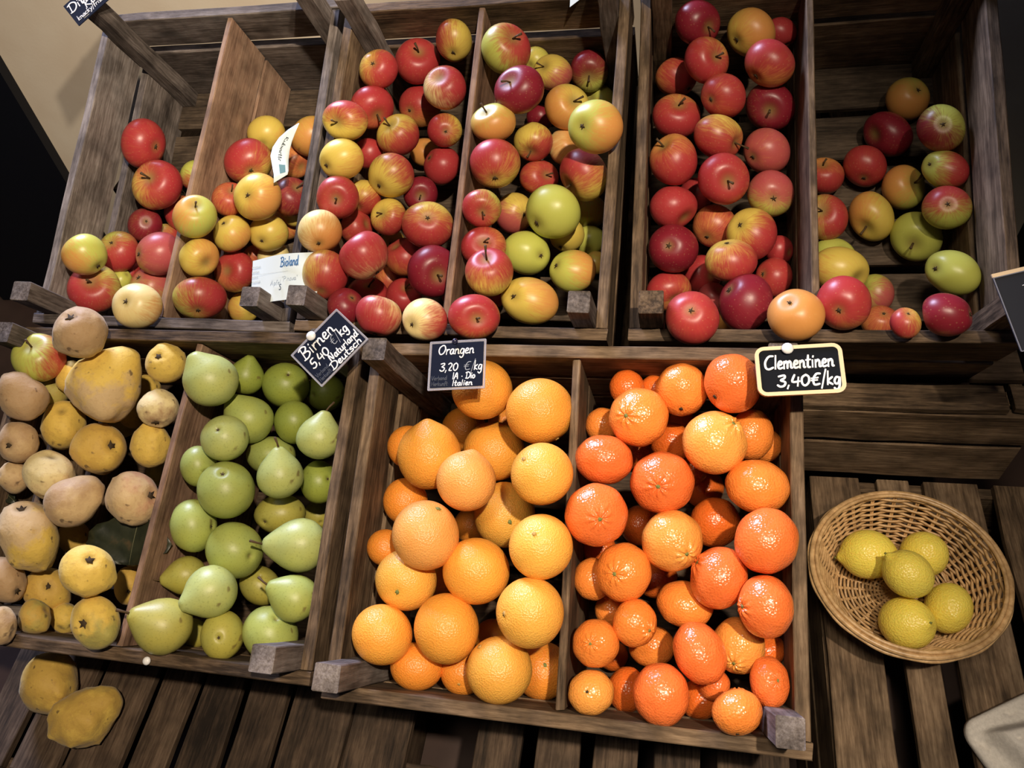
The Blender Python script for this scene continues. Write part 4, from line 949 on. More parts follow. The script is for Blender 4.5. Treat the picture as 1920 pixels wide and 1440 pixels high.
    ('pear', -0.2189, 0.0966, 0.2440, 0.0313, 0.929, 1.076, -0.26, 1, 'c', 0.81, 0.02, 'GM', 'GM', 0.00, 0.00, 0.00, 'pears in the crate', 'smooth round pear, lower left of the pear bay'),
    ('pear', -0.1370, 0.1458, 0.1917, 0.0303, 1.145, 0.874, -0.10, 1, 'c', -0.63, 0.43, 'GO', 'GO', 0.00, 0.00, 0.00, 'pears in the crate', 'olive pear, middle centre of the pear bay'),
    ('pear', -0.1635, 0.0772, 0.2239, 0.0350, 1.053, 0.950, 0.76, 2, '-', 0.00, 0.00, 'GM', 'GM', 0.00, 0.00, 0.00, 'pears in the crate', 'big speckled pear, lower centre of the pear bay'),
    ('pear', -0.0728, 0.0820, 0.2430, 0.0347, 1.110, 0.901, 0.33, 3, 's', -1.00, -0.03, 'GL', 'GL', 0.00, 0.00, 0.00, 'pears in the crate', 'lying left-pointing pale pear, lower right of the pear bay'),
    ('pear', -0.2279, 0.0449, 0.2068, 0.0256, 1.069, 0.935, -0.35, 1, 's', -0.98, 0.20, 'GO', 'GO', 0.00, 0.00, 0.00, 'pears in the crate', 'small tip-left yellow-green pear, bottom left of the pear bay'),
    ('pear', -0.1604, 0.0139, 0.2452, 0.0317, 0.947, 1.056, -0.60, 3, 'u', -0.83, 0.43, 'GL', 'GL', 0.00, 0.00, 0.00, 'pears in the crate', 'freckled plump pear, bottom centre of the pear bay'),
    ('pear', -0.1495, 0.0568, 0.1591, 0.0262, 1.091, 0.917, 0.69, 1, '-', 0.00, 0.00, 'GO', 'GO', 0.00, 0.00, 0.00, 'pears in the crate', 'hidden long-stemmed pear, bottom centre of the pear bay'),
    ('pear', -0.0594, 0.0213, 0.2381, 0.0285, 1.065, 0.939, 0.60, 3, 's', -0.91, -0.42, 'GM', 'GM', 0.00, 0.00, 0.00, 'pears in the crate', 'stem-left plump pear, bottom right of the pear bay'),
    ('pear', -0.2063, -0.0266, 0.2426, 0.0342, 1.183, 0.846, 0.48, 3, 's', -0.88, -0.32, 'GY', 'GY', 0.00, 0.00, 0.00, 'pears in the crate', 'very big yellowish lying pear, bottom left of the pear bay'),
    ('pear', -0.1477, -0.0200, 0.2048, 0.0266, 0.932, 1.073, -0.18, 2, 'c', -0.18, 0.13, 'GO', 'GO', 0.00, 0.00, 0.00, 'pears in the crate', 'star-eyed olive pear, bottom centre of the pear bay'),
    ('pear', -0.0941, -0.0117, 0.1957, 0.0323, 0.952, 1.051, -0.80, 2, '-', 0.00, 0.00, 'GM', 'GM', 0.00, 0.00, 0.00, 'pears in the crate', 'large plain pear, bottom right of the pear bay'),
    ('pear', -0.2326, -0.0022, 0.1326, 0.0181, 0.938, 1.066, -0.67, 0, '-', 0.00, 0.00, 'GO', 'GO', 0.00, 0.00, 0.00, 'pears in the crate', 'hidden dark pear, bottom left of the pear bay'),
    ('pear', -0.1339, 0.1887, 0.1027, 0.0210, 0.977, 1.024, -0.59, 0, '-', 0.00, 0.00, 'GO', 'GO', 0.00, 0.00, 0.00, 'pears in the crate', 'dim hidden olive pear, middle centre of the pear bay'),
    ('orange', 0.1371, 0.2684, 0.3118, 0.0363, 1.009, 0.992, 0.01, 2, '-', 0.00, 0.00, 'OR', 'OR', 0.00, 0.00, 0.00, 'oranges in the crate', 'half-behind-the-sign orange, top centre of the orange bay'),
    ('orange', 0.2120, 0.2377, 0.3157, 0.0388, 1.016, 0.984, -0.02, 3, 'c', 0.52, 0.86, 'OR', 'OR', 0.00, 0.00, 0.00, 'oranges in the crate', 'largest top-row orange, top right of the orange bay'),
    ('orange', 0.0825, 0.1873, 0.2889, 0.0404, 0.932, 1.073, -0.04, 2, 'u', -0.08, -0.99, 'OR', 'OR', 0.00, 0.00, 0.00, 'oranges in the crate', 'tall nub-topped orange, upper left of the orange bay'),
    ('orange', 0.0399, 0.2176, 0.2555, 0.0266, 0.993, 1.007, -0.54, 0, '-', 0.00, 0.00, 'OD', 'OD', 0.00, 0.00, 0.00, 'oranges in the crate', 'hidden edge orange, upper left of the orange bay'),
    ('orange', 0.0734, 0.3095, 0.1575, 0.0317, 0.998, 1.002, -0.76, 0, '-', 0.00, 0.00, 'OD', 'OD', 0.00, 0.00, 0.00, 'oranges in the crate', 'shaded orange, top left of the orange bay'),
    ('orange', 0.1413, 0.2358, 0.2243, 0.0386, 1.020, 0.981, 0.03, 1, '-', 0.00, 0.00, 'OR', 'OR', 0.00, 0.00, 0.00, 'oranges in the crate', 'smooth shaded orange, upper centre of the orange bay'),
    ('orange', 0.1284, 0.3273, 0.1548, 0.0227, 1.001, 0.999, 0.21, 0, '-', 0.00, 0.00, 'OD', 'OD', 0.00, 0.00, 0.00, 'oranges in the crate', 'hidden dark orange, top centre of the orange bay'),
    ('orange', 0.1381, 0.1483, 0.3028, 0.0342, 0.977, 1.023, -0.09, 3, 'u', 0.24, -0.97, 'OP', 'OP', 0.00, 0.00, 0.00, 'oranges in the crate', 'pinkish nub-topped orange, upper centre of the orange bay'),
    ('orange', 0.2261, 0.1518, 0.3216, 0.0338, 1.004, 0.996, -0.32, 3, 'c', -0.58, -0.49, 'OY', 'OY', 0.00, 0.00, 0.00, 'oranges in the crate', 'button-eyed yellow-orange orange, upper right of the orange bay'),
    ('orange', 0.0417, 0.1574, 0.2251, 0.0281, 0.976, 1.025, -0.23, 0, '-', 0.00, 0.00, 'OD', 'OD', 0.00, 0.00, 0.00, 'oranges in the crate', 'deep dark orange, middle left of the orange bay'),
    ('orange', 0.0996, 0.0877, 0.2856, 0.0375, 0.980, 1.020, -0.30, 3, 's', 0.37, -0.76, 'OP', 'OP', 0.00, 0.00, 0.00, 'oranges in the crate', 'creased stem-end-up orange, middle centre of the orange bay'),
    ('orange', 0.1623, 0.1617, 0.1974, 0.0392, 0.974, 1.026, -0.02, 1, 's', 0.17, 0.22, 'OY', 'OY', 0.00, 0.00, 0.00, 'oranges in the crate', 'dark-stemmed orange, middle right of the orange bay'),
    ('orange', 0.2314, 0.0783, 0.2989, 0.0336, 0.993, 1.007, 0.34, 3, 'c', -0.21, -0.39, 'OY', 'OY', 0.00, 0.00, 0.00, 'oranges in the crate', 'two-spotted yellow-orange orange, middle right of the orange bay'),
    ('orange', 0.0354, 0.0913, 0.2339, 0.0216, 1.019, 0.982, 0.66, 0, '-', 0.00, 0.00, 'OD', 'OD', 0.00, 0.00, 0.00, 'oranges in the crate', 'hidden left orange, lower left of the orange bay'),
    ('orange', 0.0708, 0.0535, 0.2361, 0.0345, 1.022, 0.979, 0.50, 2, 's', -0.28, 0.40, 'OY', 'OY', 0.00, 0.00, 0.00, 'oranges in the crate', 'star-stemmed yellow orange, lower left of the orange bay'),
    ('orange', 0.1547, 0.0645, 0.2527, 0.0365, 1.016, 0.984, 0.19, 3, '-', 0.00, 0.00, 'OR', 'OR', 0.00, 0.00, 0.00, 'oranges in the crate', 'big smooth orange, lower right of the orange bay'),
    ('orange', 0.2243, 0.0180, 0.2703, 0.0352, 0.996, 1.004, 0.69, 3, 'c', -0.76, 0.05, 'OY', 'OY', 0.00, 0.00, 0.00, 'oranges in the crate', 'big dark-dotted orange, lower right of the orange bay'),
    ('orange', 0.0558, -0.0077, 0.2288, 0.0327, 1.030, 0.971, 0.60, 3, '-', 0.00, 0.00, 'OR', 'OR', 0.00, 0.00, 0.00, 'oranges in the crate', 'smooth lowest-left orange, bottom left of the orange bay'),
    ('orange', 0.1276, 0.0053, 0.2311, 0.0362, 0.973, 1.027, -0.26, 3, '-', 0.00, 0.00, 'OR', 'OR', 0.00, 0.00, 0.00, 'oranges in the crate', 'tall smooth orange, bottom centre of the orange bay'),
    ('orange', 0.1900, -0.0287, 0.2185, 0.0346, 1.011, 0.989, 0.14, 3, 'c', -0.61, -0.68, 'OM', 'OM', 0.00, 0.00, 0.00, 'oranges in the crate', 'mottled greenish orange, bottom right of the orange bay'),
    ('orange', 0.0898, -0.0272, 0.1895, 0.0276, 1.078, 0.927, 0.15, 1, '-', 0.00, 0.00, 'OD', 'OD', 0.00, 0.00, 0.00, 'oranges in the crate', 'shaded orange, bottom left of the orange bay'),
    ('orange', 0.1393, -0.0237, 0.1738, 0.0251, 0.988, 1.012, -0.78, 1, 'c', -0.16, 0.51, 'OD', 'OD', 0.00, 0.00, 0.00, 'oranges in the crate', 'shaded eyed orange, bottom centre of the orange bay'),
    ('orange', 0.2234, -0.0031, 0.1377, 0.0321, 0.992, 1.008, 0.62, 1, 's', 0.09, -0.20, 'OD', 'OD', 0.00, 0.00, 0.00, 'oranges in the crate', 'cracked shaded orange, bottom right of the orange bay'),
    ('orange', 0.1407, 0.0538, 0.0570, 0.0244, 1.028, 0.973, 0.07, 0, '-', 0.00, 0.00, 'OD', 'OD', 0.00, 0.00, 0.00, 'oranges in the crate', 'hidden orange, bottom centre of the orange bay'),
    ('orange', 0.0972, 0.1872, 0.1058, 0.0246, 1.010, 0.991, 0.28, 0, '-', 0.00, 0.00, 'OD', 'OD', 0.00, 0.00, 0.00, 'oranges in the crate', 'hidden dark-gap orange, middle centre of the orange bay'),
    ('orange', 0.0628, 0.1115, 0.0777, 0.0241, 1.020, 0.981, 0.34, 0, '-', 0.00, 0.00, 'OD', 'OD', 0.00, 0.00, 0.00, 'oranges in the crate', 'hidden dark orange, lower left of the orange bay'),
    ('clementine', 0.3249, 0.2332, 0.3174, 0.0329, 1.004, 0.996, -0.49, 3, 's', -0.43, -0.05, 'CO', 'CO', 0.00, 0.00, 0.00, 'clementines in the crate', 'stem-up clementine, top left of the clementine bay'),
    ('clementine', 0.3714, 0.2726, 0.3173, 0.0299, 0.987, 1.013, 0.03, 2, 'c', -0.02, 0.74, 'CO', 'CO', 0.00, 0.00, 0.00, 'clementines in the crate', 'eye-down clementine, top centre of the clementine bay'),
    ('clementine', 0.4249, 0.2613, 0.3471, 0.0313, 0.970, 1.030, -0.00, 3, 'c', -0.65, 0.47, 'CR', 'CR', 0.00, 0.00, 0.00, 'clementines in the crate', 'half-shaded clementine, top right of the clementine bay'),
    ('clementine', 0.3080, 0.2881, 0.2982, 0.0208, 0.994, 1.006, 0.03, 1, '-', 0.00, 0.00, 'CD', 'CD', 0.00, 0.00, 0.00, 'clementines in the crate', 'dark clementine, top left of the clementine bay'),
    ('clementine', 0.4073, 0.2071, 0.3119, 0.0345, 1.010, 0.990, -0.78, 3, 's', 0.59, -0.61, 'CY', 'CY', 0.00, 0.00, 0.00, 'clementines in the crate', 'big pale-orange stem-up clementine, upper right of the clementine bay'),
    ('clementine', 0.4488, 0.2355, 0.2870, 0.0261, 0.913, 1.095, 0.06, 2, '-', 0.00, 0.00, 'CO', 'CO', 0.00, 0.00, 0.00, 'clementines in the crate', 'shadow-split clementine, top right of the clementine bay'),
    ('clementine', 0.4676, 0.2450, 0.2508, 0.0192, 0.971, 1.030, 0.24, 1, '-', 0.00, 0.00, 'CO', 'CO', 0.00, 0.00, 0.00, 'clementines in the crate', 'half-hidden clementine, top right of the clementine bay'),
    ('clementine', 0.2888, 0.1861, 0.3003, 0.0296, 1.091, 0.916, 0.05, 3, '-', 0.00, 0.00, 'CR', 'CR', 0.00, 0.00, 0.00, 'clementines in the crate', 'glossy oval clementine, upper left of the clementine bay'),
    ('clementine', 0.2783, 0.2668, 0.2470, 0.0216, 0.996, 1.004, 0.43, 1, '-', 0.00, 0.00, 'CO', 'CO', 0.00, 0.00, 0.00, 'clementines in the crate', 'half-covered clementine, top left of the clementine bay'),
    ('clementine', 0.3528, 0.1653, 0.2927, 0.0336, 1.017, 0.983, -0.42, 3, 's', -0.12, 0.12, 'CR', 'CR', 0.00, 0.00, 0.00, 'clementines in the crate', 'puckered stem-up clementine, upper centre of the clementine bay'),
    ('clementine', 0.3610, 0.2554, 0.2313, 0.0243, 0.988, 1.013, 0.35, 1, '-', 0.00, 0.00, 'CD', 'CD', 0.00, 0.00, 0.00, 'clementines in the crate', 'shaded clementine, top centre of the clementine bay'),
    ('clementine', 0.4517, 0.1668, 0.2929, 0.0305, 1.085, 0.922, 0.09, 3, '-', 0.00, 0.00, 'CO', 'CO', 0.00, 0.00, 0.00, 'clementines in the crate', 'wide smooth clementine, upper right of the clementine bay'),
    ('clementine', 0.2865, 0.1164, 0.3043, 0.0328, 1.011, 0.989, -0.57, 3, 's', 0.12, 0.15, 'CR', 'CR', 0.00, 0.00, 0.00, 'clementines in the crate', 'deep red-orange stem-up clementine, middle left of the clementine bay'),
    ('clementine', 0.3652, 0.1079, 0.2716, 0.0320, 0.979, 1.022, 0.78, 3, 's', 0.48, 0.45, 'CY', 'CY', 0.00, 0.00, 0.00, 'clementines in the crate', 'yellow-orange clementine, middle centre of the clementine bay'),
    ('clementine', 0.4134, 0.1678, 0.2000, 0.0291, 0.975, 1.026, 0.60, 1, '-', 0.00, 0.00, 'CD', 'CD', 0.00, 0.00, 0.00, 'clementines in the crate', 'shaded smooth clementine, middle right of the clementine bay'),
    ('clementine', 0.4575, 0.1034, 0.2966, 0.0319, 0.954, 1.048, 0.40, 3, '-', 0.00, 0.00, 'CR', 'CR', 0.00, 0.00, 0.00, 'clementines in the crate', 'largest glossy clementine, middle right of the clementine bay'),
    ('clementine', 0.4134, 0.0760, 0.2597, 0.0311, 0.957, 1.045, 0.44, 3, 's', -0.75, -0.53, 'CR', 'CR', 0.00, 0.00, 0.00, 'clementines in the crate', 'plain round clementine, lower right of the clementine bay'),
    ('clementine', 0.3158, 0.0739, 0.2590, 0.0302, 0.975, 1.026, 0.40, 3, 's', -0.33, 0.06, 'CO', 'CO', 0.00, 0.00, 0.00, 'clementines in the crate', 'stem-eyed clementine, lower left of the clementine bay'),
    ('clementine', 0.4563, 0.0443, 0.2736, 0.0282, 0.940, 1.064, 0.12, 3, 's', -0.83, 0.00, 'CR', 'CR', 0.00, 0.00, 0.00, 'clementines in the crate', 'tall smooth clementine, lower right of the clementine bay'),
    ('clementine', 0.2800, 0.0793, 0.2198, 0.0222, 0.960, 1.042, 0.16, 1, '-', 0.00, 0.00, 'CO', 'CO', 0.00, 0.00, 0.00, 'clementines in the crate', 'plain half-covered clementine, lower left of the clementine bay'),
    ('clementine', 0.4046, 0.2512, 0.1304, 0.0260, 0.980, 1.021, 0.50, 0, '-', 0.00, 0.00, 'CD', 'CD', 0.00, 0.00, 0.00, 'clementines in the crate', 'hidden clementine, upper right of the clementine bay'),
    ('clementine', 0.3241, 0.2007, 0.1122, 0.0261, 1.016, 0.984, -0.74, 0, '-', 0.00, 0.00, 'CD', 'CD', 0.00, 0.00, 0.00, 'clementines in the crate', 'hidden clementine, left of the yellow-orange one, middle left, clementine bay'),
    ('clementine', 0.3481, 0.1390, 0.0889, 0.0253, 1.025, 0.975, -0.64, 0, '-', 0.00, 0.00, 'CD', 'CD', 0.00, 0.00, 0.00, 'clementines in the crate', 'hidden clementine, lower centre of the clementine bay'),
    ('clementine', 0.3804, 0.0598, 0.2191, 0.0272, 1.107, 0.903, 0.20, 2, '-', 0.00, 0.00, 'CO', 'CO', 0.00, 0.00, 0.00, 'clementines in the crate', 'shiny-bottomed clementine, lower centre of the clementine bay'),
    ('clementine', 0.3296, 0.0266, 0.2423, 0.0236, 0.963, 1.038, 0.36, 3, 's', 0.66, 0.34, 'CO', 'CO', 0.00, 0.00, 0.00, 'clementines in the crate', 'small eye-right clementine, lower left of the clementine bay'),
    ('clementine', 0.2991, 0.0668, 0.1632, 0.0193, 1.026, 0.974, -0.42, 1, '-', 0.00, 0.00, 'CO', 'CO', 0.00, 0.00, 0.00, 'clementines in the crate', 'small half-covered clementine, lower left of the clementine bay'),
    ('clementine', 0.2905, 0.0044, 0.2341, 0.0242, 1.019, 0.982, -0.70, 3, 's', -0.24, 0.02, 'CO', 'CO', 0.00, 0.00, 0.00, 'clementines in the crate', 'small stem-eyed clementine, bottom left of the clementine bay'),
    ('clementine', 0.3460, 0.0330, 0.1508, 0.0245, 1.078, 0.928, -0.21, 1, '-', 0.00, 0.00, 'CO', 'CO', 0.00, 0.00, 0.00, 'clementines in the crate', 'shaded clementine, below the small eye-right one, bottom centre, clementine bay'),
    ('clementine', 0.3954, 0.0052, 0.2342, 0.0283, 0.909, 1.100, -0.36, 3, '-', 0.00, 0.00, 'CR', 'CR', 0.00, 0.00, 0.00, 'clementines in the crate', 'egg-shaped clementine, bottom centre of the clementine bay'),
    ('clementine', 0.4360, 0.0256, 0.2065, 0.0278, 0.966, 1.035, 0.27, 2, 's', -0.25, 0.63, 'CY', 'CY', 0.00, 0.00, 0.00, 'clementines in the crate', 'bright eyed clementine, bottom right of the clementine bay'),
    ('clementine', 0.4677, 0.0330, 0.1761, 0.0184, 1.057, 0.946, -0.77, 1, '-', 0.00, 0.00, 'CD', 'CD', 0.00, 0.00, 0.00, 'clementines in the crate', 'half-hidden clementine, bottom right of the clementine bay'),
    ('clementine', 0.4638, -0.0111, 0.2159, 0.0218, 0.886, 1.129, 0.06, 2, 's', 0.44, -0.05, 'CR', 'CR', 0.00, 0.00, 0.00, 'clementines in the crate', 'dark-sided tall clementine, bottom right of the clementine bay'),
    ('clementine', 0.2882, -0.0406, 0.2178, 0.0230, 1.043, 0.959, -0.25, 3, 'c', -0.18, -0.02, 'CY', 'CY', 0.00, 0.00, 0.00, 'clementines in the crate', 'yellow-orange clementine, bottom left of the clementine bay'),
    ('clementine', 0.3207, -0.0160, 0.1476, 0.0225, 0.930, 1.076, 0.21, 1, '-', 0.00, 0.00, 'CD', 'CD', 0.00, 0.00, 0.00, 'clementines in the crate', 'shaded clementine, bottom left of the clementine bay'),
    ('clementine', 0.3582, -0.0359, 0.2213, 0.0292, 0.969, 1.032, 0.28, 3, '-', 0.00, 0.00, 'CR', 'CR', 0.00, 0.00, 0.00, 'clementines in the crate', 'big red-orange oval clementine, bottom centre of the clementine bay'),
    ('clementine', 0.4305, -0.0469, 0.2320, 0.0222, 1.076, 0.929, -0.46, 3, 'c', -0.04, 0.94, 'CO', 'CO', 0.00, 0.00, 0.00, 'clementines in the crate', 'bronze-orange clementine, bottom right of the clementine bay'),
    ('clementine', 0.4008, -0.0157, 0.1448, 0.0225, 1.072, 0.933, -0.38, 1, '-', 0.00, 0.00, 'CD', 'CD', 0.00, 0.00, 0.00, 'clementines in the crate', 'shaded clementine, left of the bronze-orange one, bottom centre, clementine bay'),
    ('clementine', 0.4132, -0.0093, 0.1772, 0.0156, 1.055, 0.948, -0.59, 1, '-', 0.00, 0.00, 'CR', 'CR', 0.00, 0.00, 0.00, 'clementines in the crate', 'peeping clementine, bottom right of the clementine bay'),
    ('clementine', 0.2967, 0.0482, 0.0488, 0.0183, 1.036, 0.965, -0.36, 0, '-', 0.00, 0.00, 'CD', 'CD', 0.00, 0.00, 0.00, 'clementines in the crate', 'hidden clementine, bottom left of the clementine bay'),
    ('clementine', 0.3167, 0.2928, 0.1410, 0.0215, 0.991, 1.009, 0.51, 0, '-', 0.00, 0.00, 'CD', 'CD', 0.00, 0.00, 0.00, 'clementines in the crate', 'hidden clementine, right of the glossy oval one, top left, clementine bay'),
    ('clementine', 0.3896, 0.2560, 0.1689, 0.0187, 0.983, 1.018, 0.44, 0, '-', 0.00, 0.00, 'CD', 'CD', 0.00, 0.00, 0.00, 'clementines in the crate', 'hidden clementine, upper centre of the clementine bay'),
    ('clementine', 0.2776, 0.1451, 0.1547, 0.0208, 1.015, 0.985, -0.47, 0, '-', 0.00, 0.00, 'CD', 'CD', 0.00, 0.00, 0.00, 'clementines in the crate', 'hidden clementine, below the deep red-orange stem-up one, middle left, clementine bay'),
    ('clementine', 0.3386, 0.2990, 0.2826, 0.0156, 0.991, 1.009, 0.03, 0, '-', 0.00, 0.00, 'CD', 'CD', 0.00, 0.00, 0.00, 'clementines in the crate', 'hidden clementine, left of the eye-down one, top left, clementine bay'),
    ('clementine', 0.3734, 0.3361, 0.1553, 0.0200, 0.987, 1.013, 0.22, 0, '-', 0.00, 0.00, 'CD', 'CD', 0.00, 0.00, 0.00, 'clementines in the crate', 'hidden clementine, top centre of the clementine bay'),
    ('lemon', 0.7026, 0.1515, 0.0393, 0.0287, 0.919, 1.088, 0.53, 0, '-', 0.00, 0.00, 'L', 'L', 0.00, 0.00, 0.00, 'lemons in the basket', 'plain rounded lemon in the wicker basket, lower right'),
    ('lemon', 0.6857, 0.2217, 0.0394, 0.0289, 0.989, 1.011, 0.66, 0, '-', 0.00, 0.00, 'L', 'L', 0.00, 0.00, 0.00, 'lemons in the basket', 'far rounded lemon in the wicker basket, at the back right'),
    ('lemon', 0.6505, 0.1263, 0.0435, 0.0323, 1.062, 0.942, -0.40, 1, 'u', 0.64, 0.00, 'L', 'L', 0.00, 0.00, 0.00, 'lemons in the basket', 'greenish-tipped lemon in the wicker basket, nearest the front'),
    ('lemon', 0.6166, 0.2144, 0.0432, 0.0328, 1.033, 0.968, -0.50, 0, 'u', -0.98, 0.12, 'L', 'L', 0.00, 0.00, 0.00, 'lemons in the basket', 'shadow-crossed lemon in the wicker basket, at the left'),
    ('lemon', 0.6480, 0.1718, 0.0867, 0.0288, 0.934, 1.071, 0.51, 3, 'u', -0.61, -0.69, 'L', 'L', 0.00, 0.00, 0.00, 'lemons in the basket', 'top knob-ended lemon in the wicker basket, resting on the others'),
    ('quince', -0.4856, -0.0693, 0.0372, 0.0412, 0.890, 1.123, -0.51, 1, '-', 0.00, 0.00, 'O', 'Y', -0.20, 0.00, 0.00, 'quinces on the slats', 'dark golden lumpy quince lying on the slats, behind the other'),
    ('quince', -0.4069, -0.1007, 0.0367, 0.0406, 0.930, 1.075, -0.69, 2, 'p', 0.77, -0.64, 'O', 'Y', 0.00, 0.00, 0.00, 'quinces on the slats', 'golden knobbly quince lying on the slats, in front of the other'),
]
for i, row in enumerate(FRUIT):
    fruit(i, row)

SIGNS = {'clem': {'R': [[0.9967, -0.0818, 0.0], [0.0768, 0.9365, -0.342], [0.028, 0.3409, 0.9397]], 'o': [0.484, 0.2403, 0.4003], 'w': 0.0826, 'h': 0.0513}, 'orang': {'R': [[0.997, -0.0778, -0.0], [0.0743, 0.9527, -0.2946], [0.0229, 0.2937, 0.9556]], 'o': [0.1274, 0.2458, 0.3896], 'w': 0.065, 'h': 0.0582}, 'birn': {'R': [[0.6337, -0.7736, 0.0], [0.727, 0.5954, -0.342], [0.2646, 0.2167, 0.9397]], 'o': [-0.0224, 0.2546, 0.4055], 'w': 0.0752, 'h': 0.0579}, 'ditm': {'R': [[0.7173, -0.6967, 0.0], [0.6373, 0.6562, -0.4041], [0.2815, 0.2898, 0.9147]], 'o': [-0.4927, 0.7781, 0.5854], 'w': 0.1023, 'h': 0.051}, 'right': {'R': [[0.9659, -0.2588, -0.0], [0.2367, 0.8836, -0.4041], [0.1046, 0.3903, 0.9147]], 'o': [0.7224, 0.3378, 0.3869], 'w': 0.0632, 'h': 0.0816}, 'bioland': {'R': [[0.9921, -0.1255, -0.0], [0.1148, 0.9075, -0.4041], [0.0507, 0.4009, 0.9147]], 'o': [-0.141, 0.3924, 0.3779], 'w': 0.0938, 'h': 0.0629}, 'tip': {'R': [[0.9998, -0.019, -0.0], [0.0174, 0.9146, -0.4041], [0.0077, 0.404, 0.9147]], 'o': [0.2225, 0.7817, 0.5247], 'w': 0.0221, 'h': 0.0437}}
PINM = {'R': [[1.0, 0.0081, 0.0], [-0.0076, 0.9397, -0.342], [-0.0028, 0.342, 0.9397]], 'o': [-0.2161, -0.0627, 0.223]}
RUBI = ([(-0.1891, 0.6581, 0.4297), (-0.204, 0.6492, 0.4258), (-0.2168, 0.6379, 0.4207), (-0.2236, 0.622, 0.4159), (-0.2236, 0.6076, 0.4117), (-0.2174, 0.5915, 0.4068), (-0.2114, 0.5771, 0.4026), (-0.208, 0.5622, 0.3982)], [(-0.1873, 0.658, 0.4296), (-0.1943, 0.647, 0.4204), (-0.1999, 0.6383, 0.4122), (-0.2026, 0.6275, 0.4052), (-0.2023, 0.6149, 0.3996), (-0.1993, 0.6019, 0.3961), (-0.1958, 0.5919, 0.3961), (-0.1941, 0.5829, 0.3964)])
LEAVES = [([(-0.0219, 0.9998, 0.0, -0.3041), (-0.9395, -0.0206, -0.342, 0.1071), (-0.3419, -0.0075, 0.9397, 0.2359), (0.0, 0.0, 0.0, 1.0)], 0.0617, 0.1221, 'dark green curled leaf under the pink-tan quince', 0.35), ([(0.857, 0.5154, 0.0, -0.5453), (-0.4843, 0.8053, -0.342, 0.1418), (-0.1763, 0.2931, 0.9397, 0.2644), (0.0, 0.0, 0.0, 1.0)], 0.0699, 0.0293, 'dark green leaf cut by the left frame edge among quinces', 0.3)]
BASKET = ((0.652, 0.181, 0.001), 0.1035, 0.072, 0.068, 1.05, 0.0)
CARTON = ([(0.4868, 0.8735, 0.0, 0.6963), (-0.8735, 0.4868, 0.0, 0.0215), (-0.0, 0.0, 1.0, 0.001), (0.0, 0.0, 0.0, 1.0)], 0.2, 0.26)

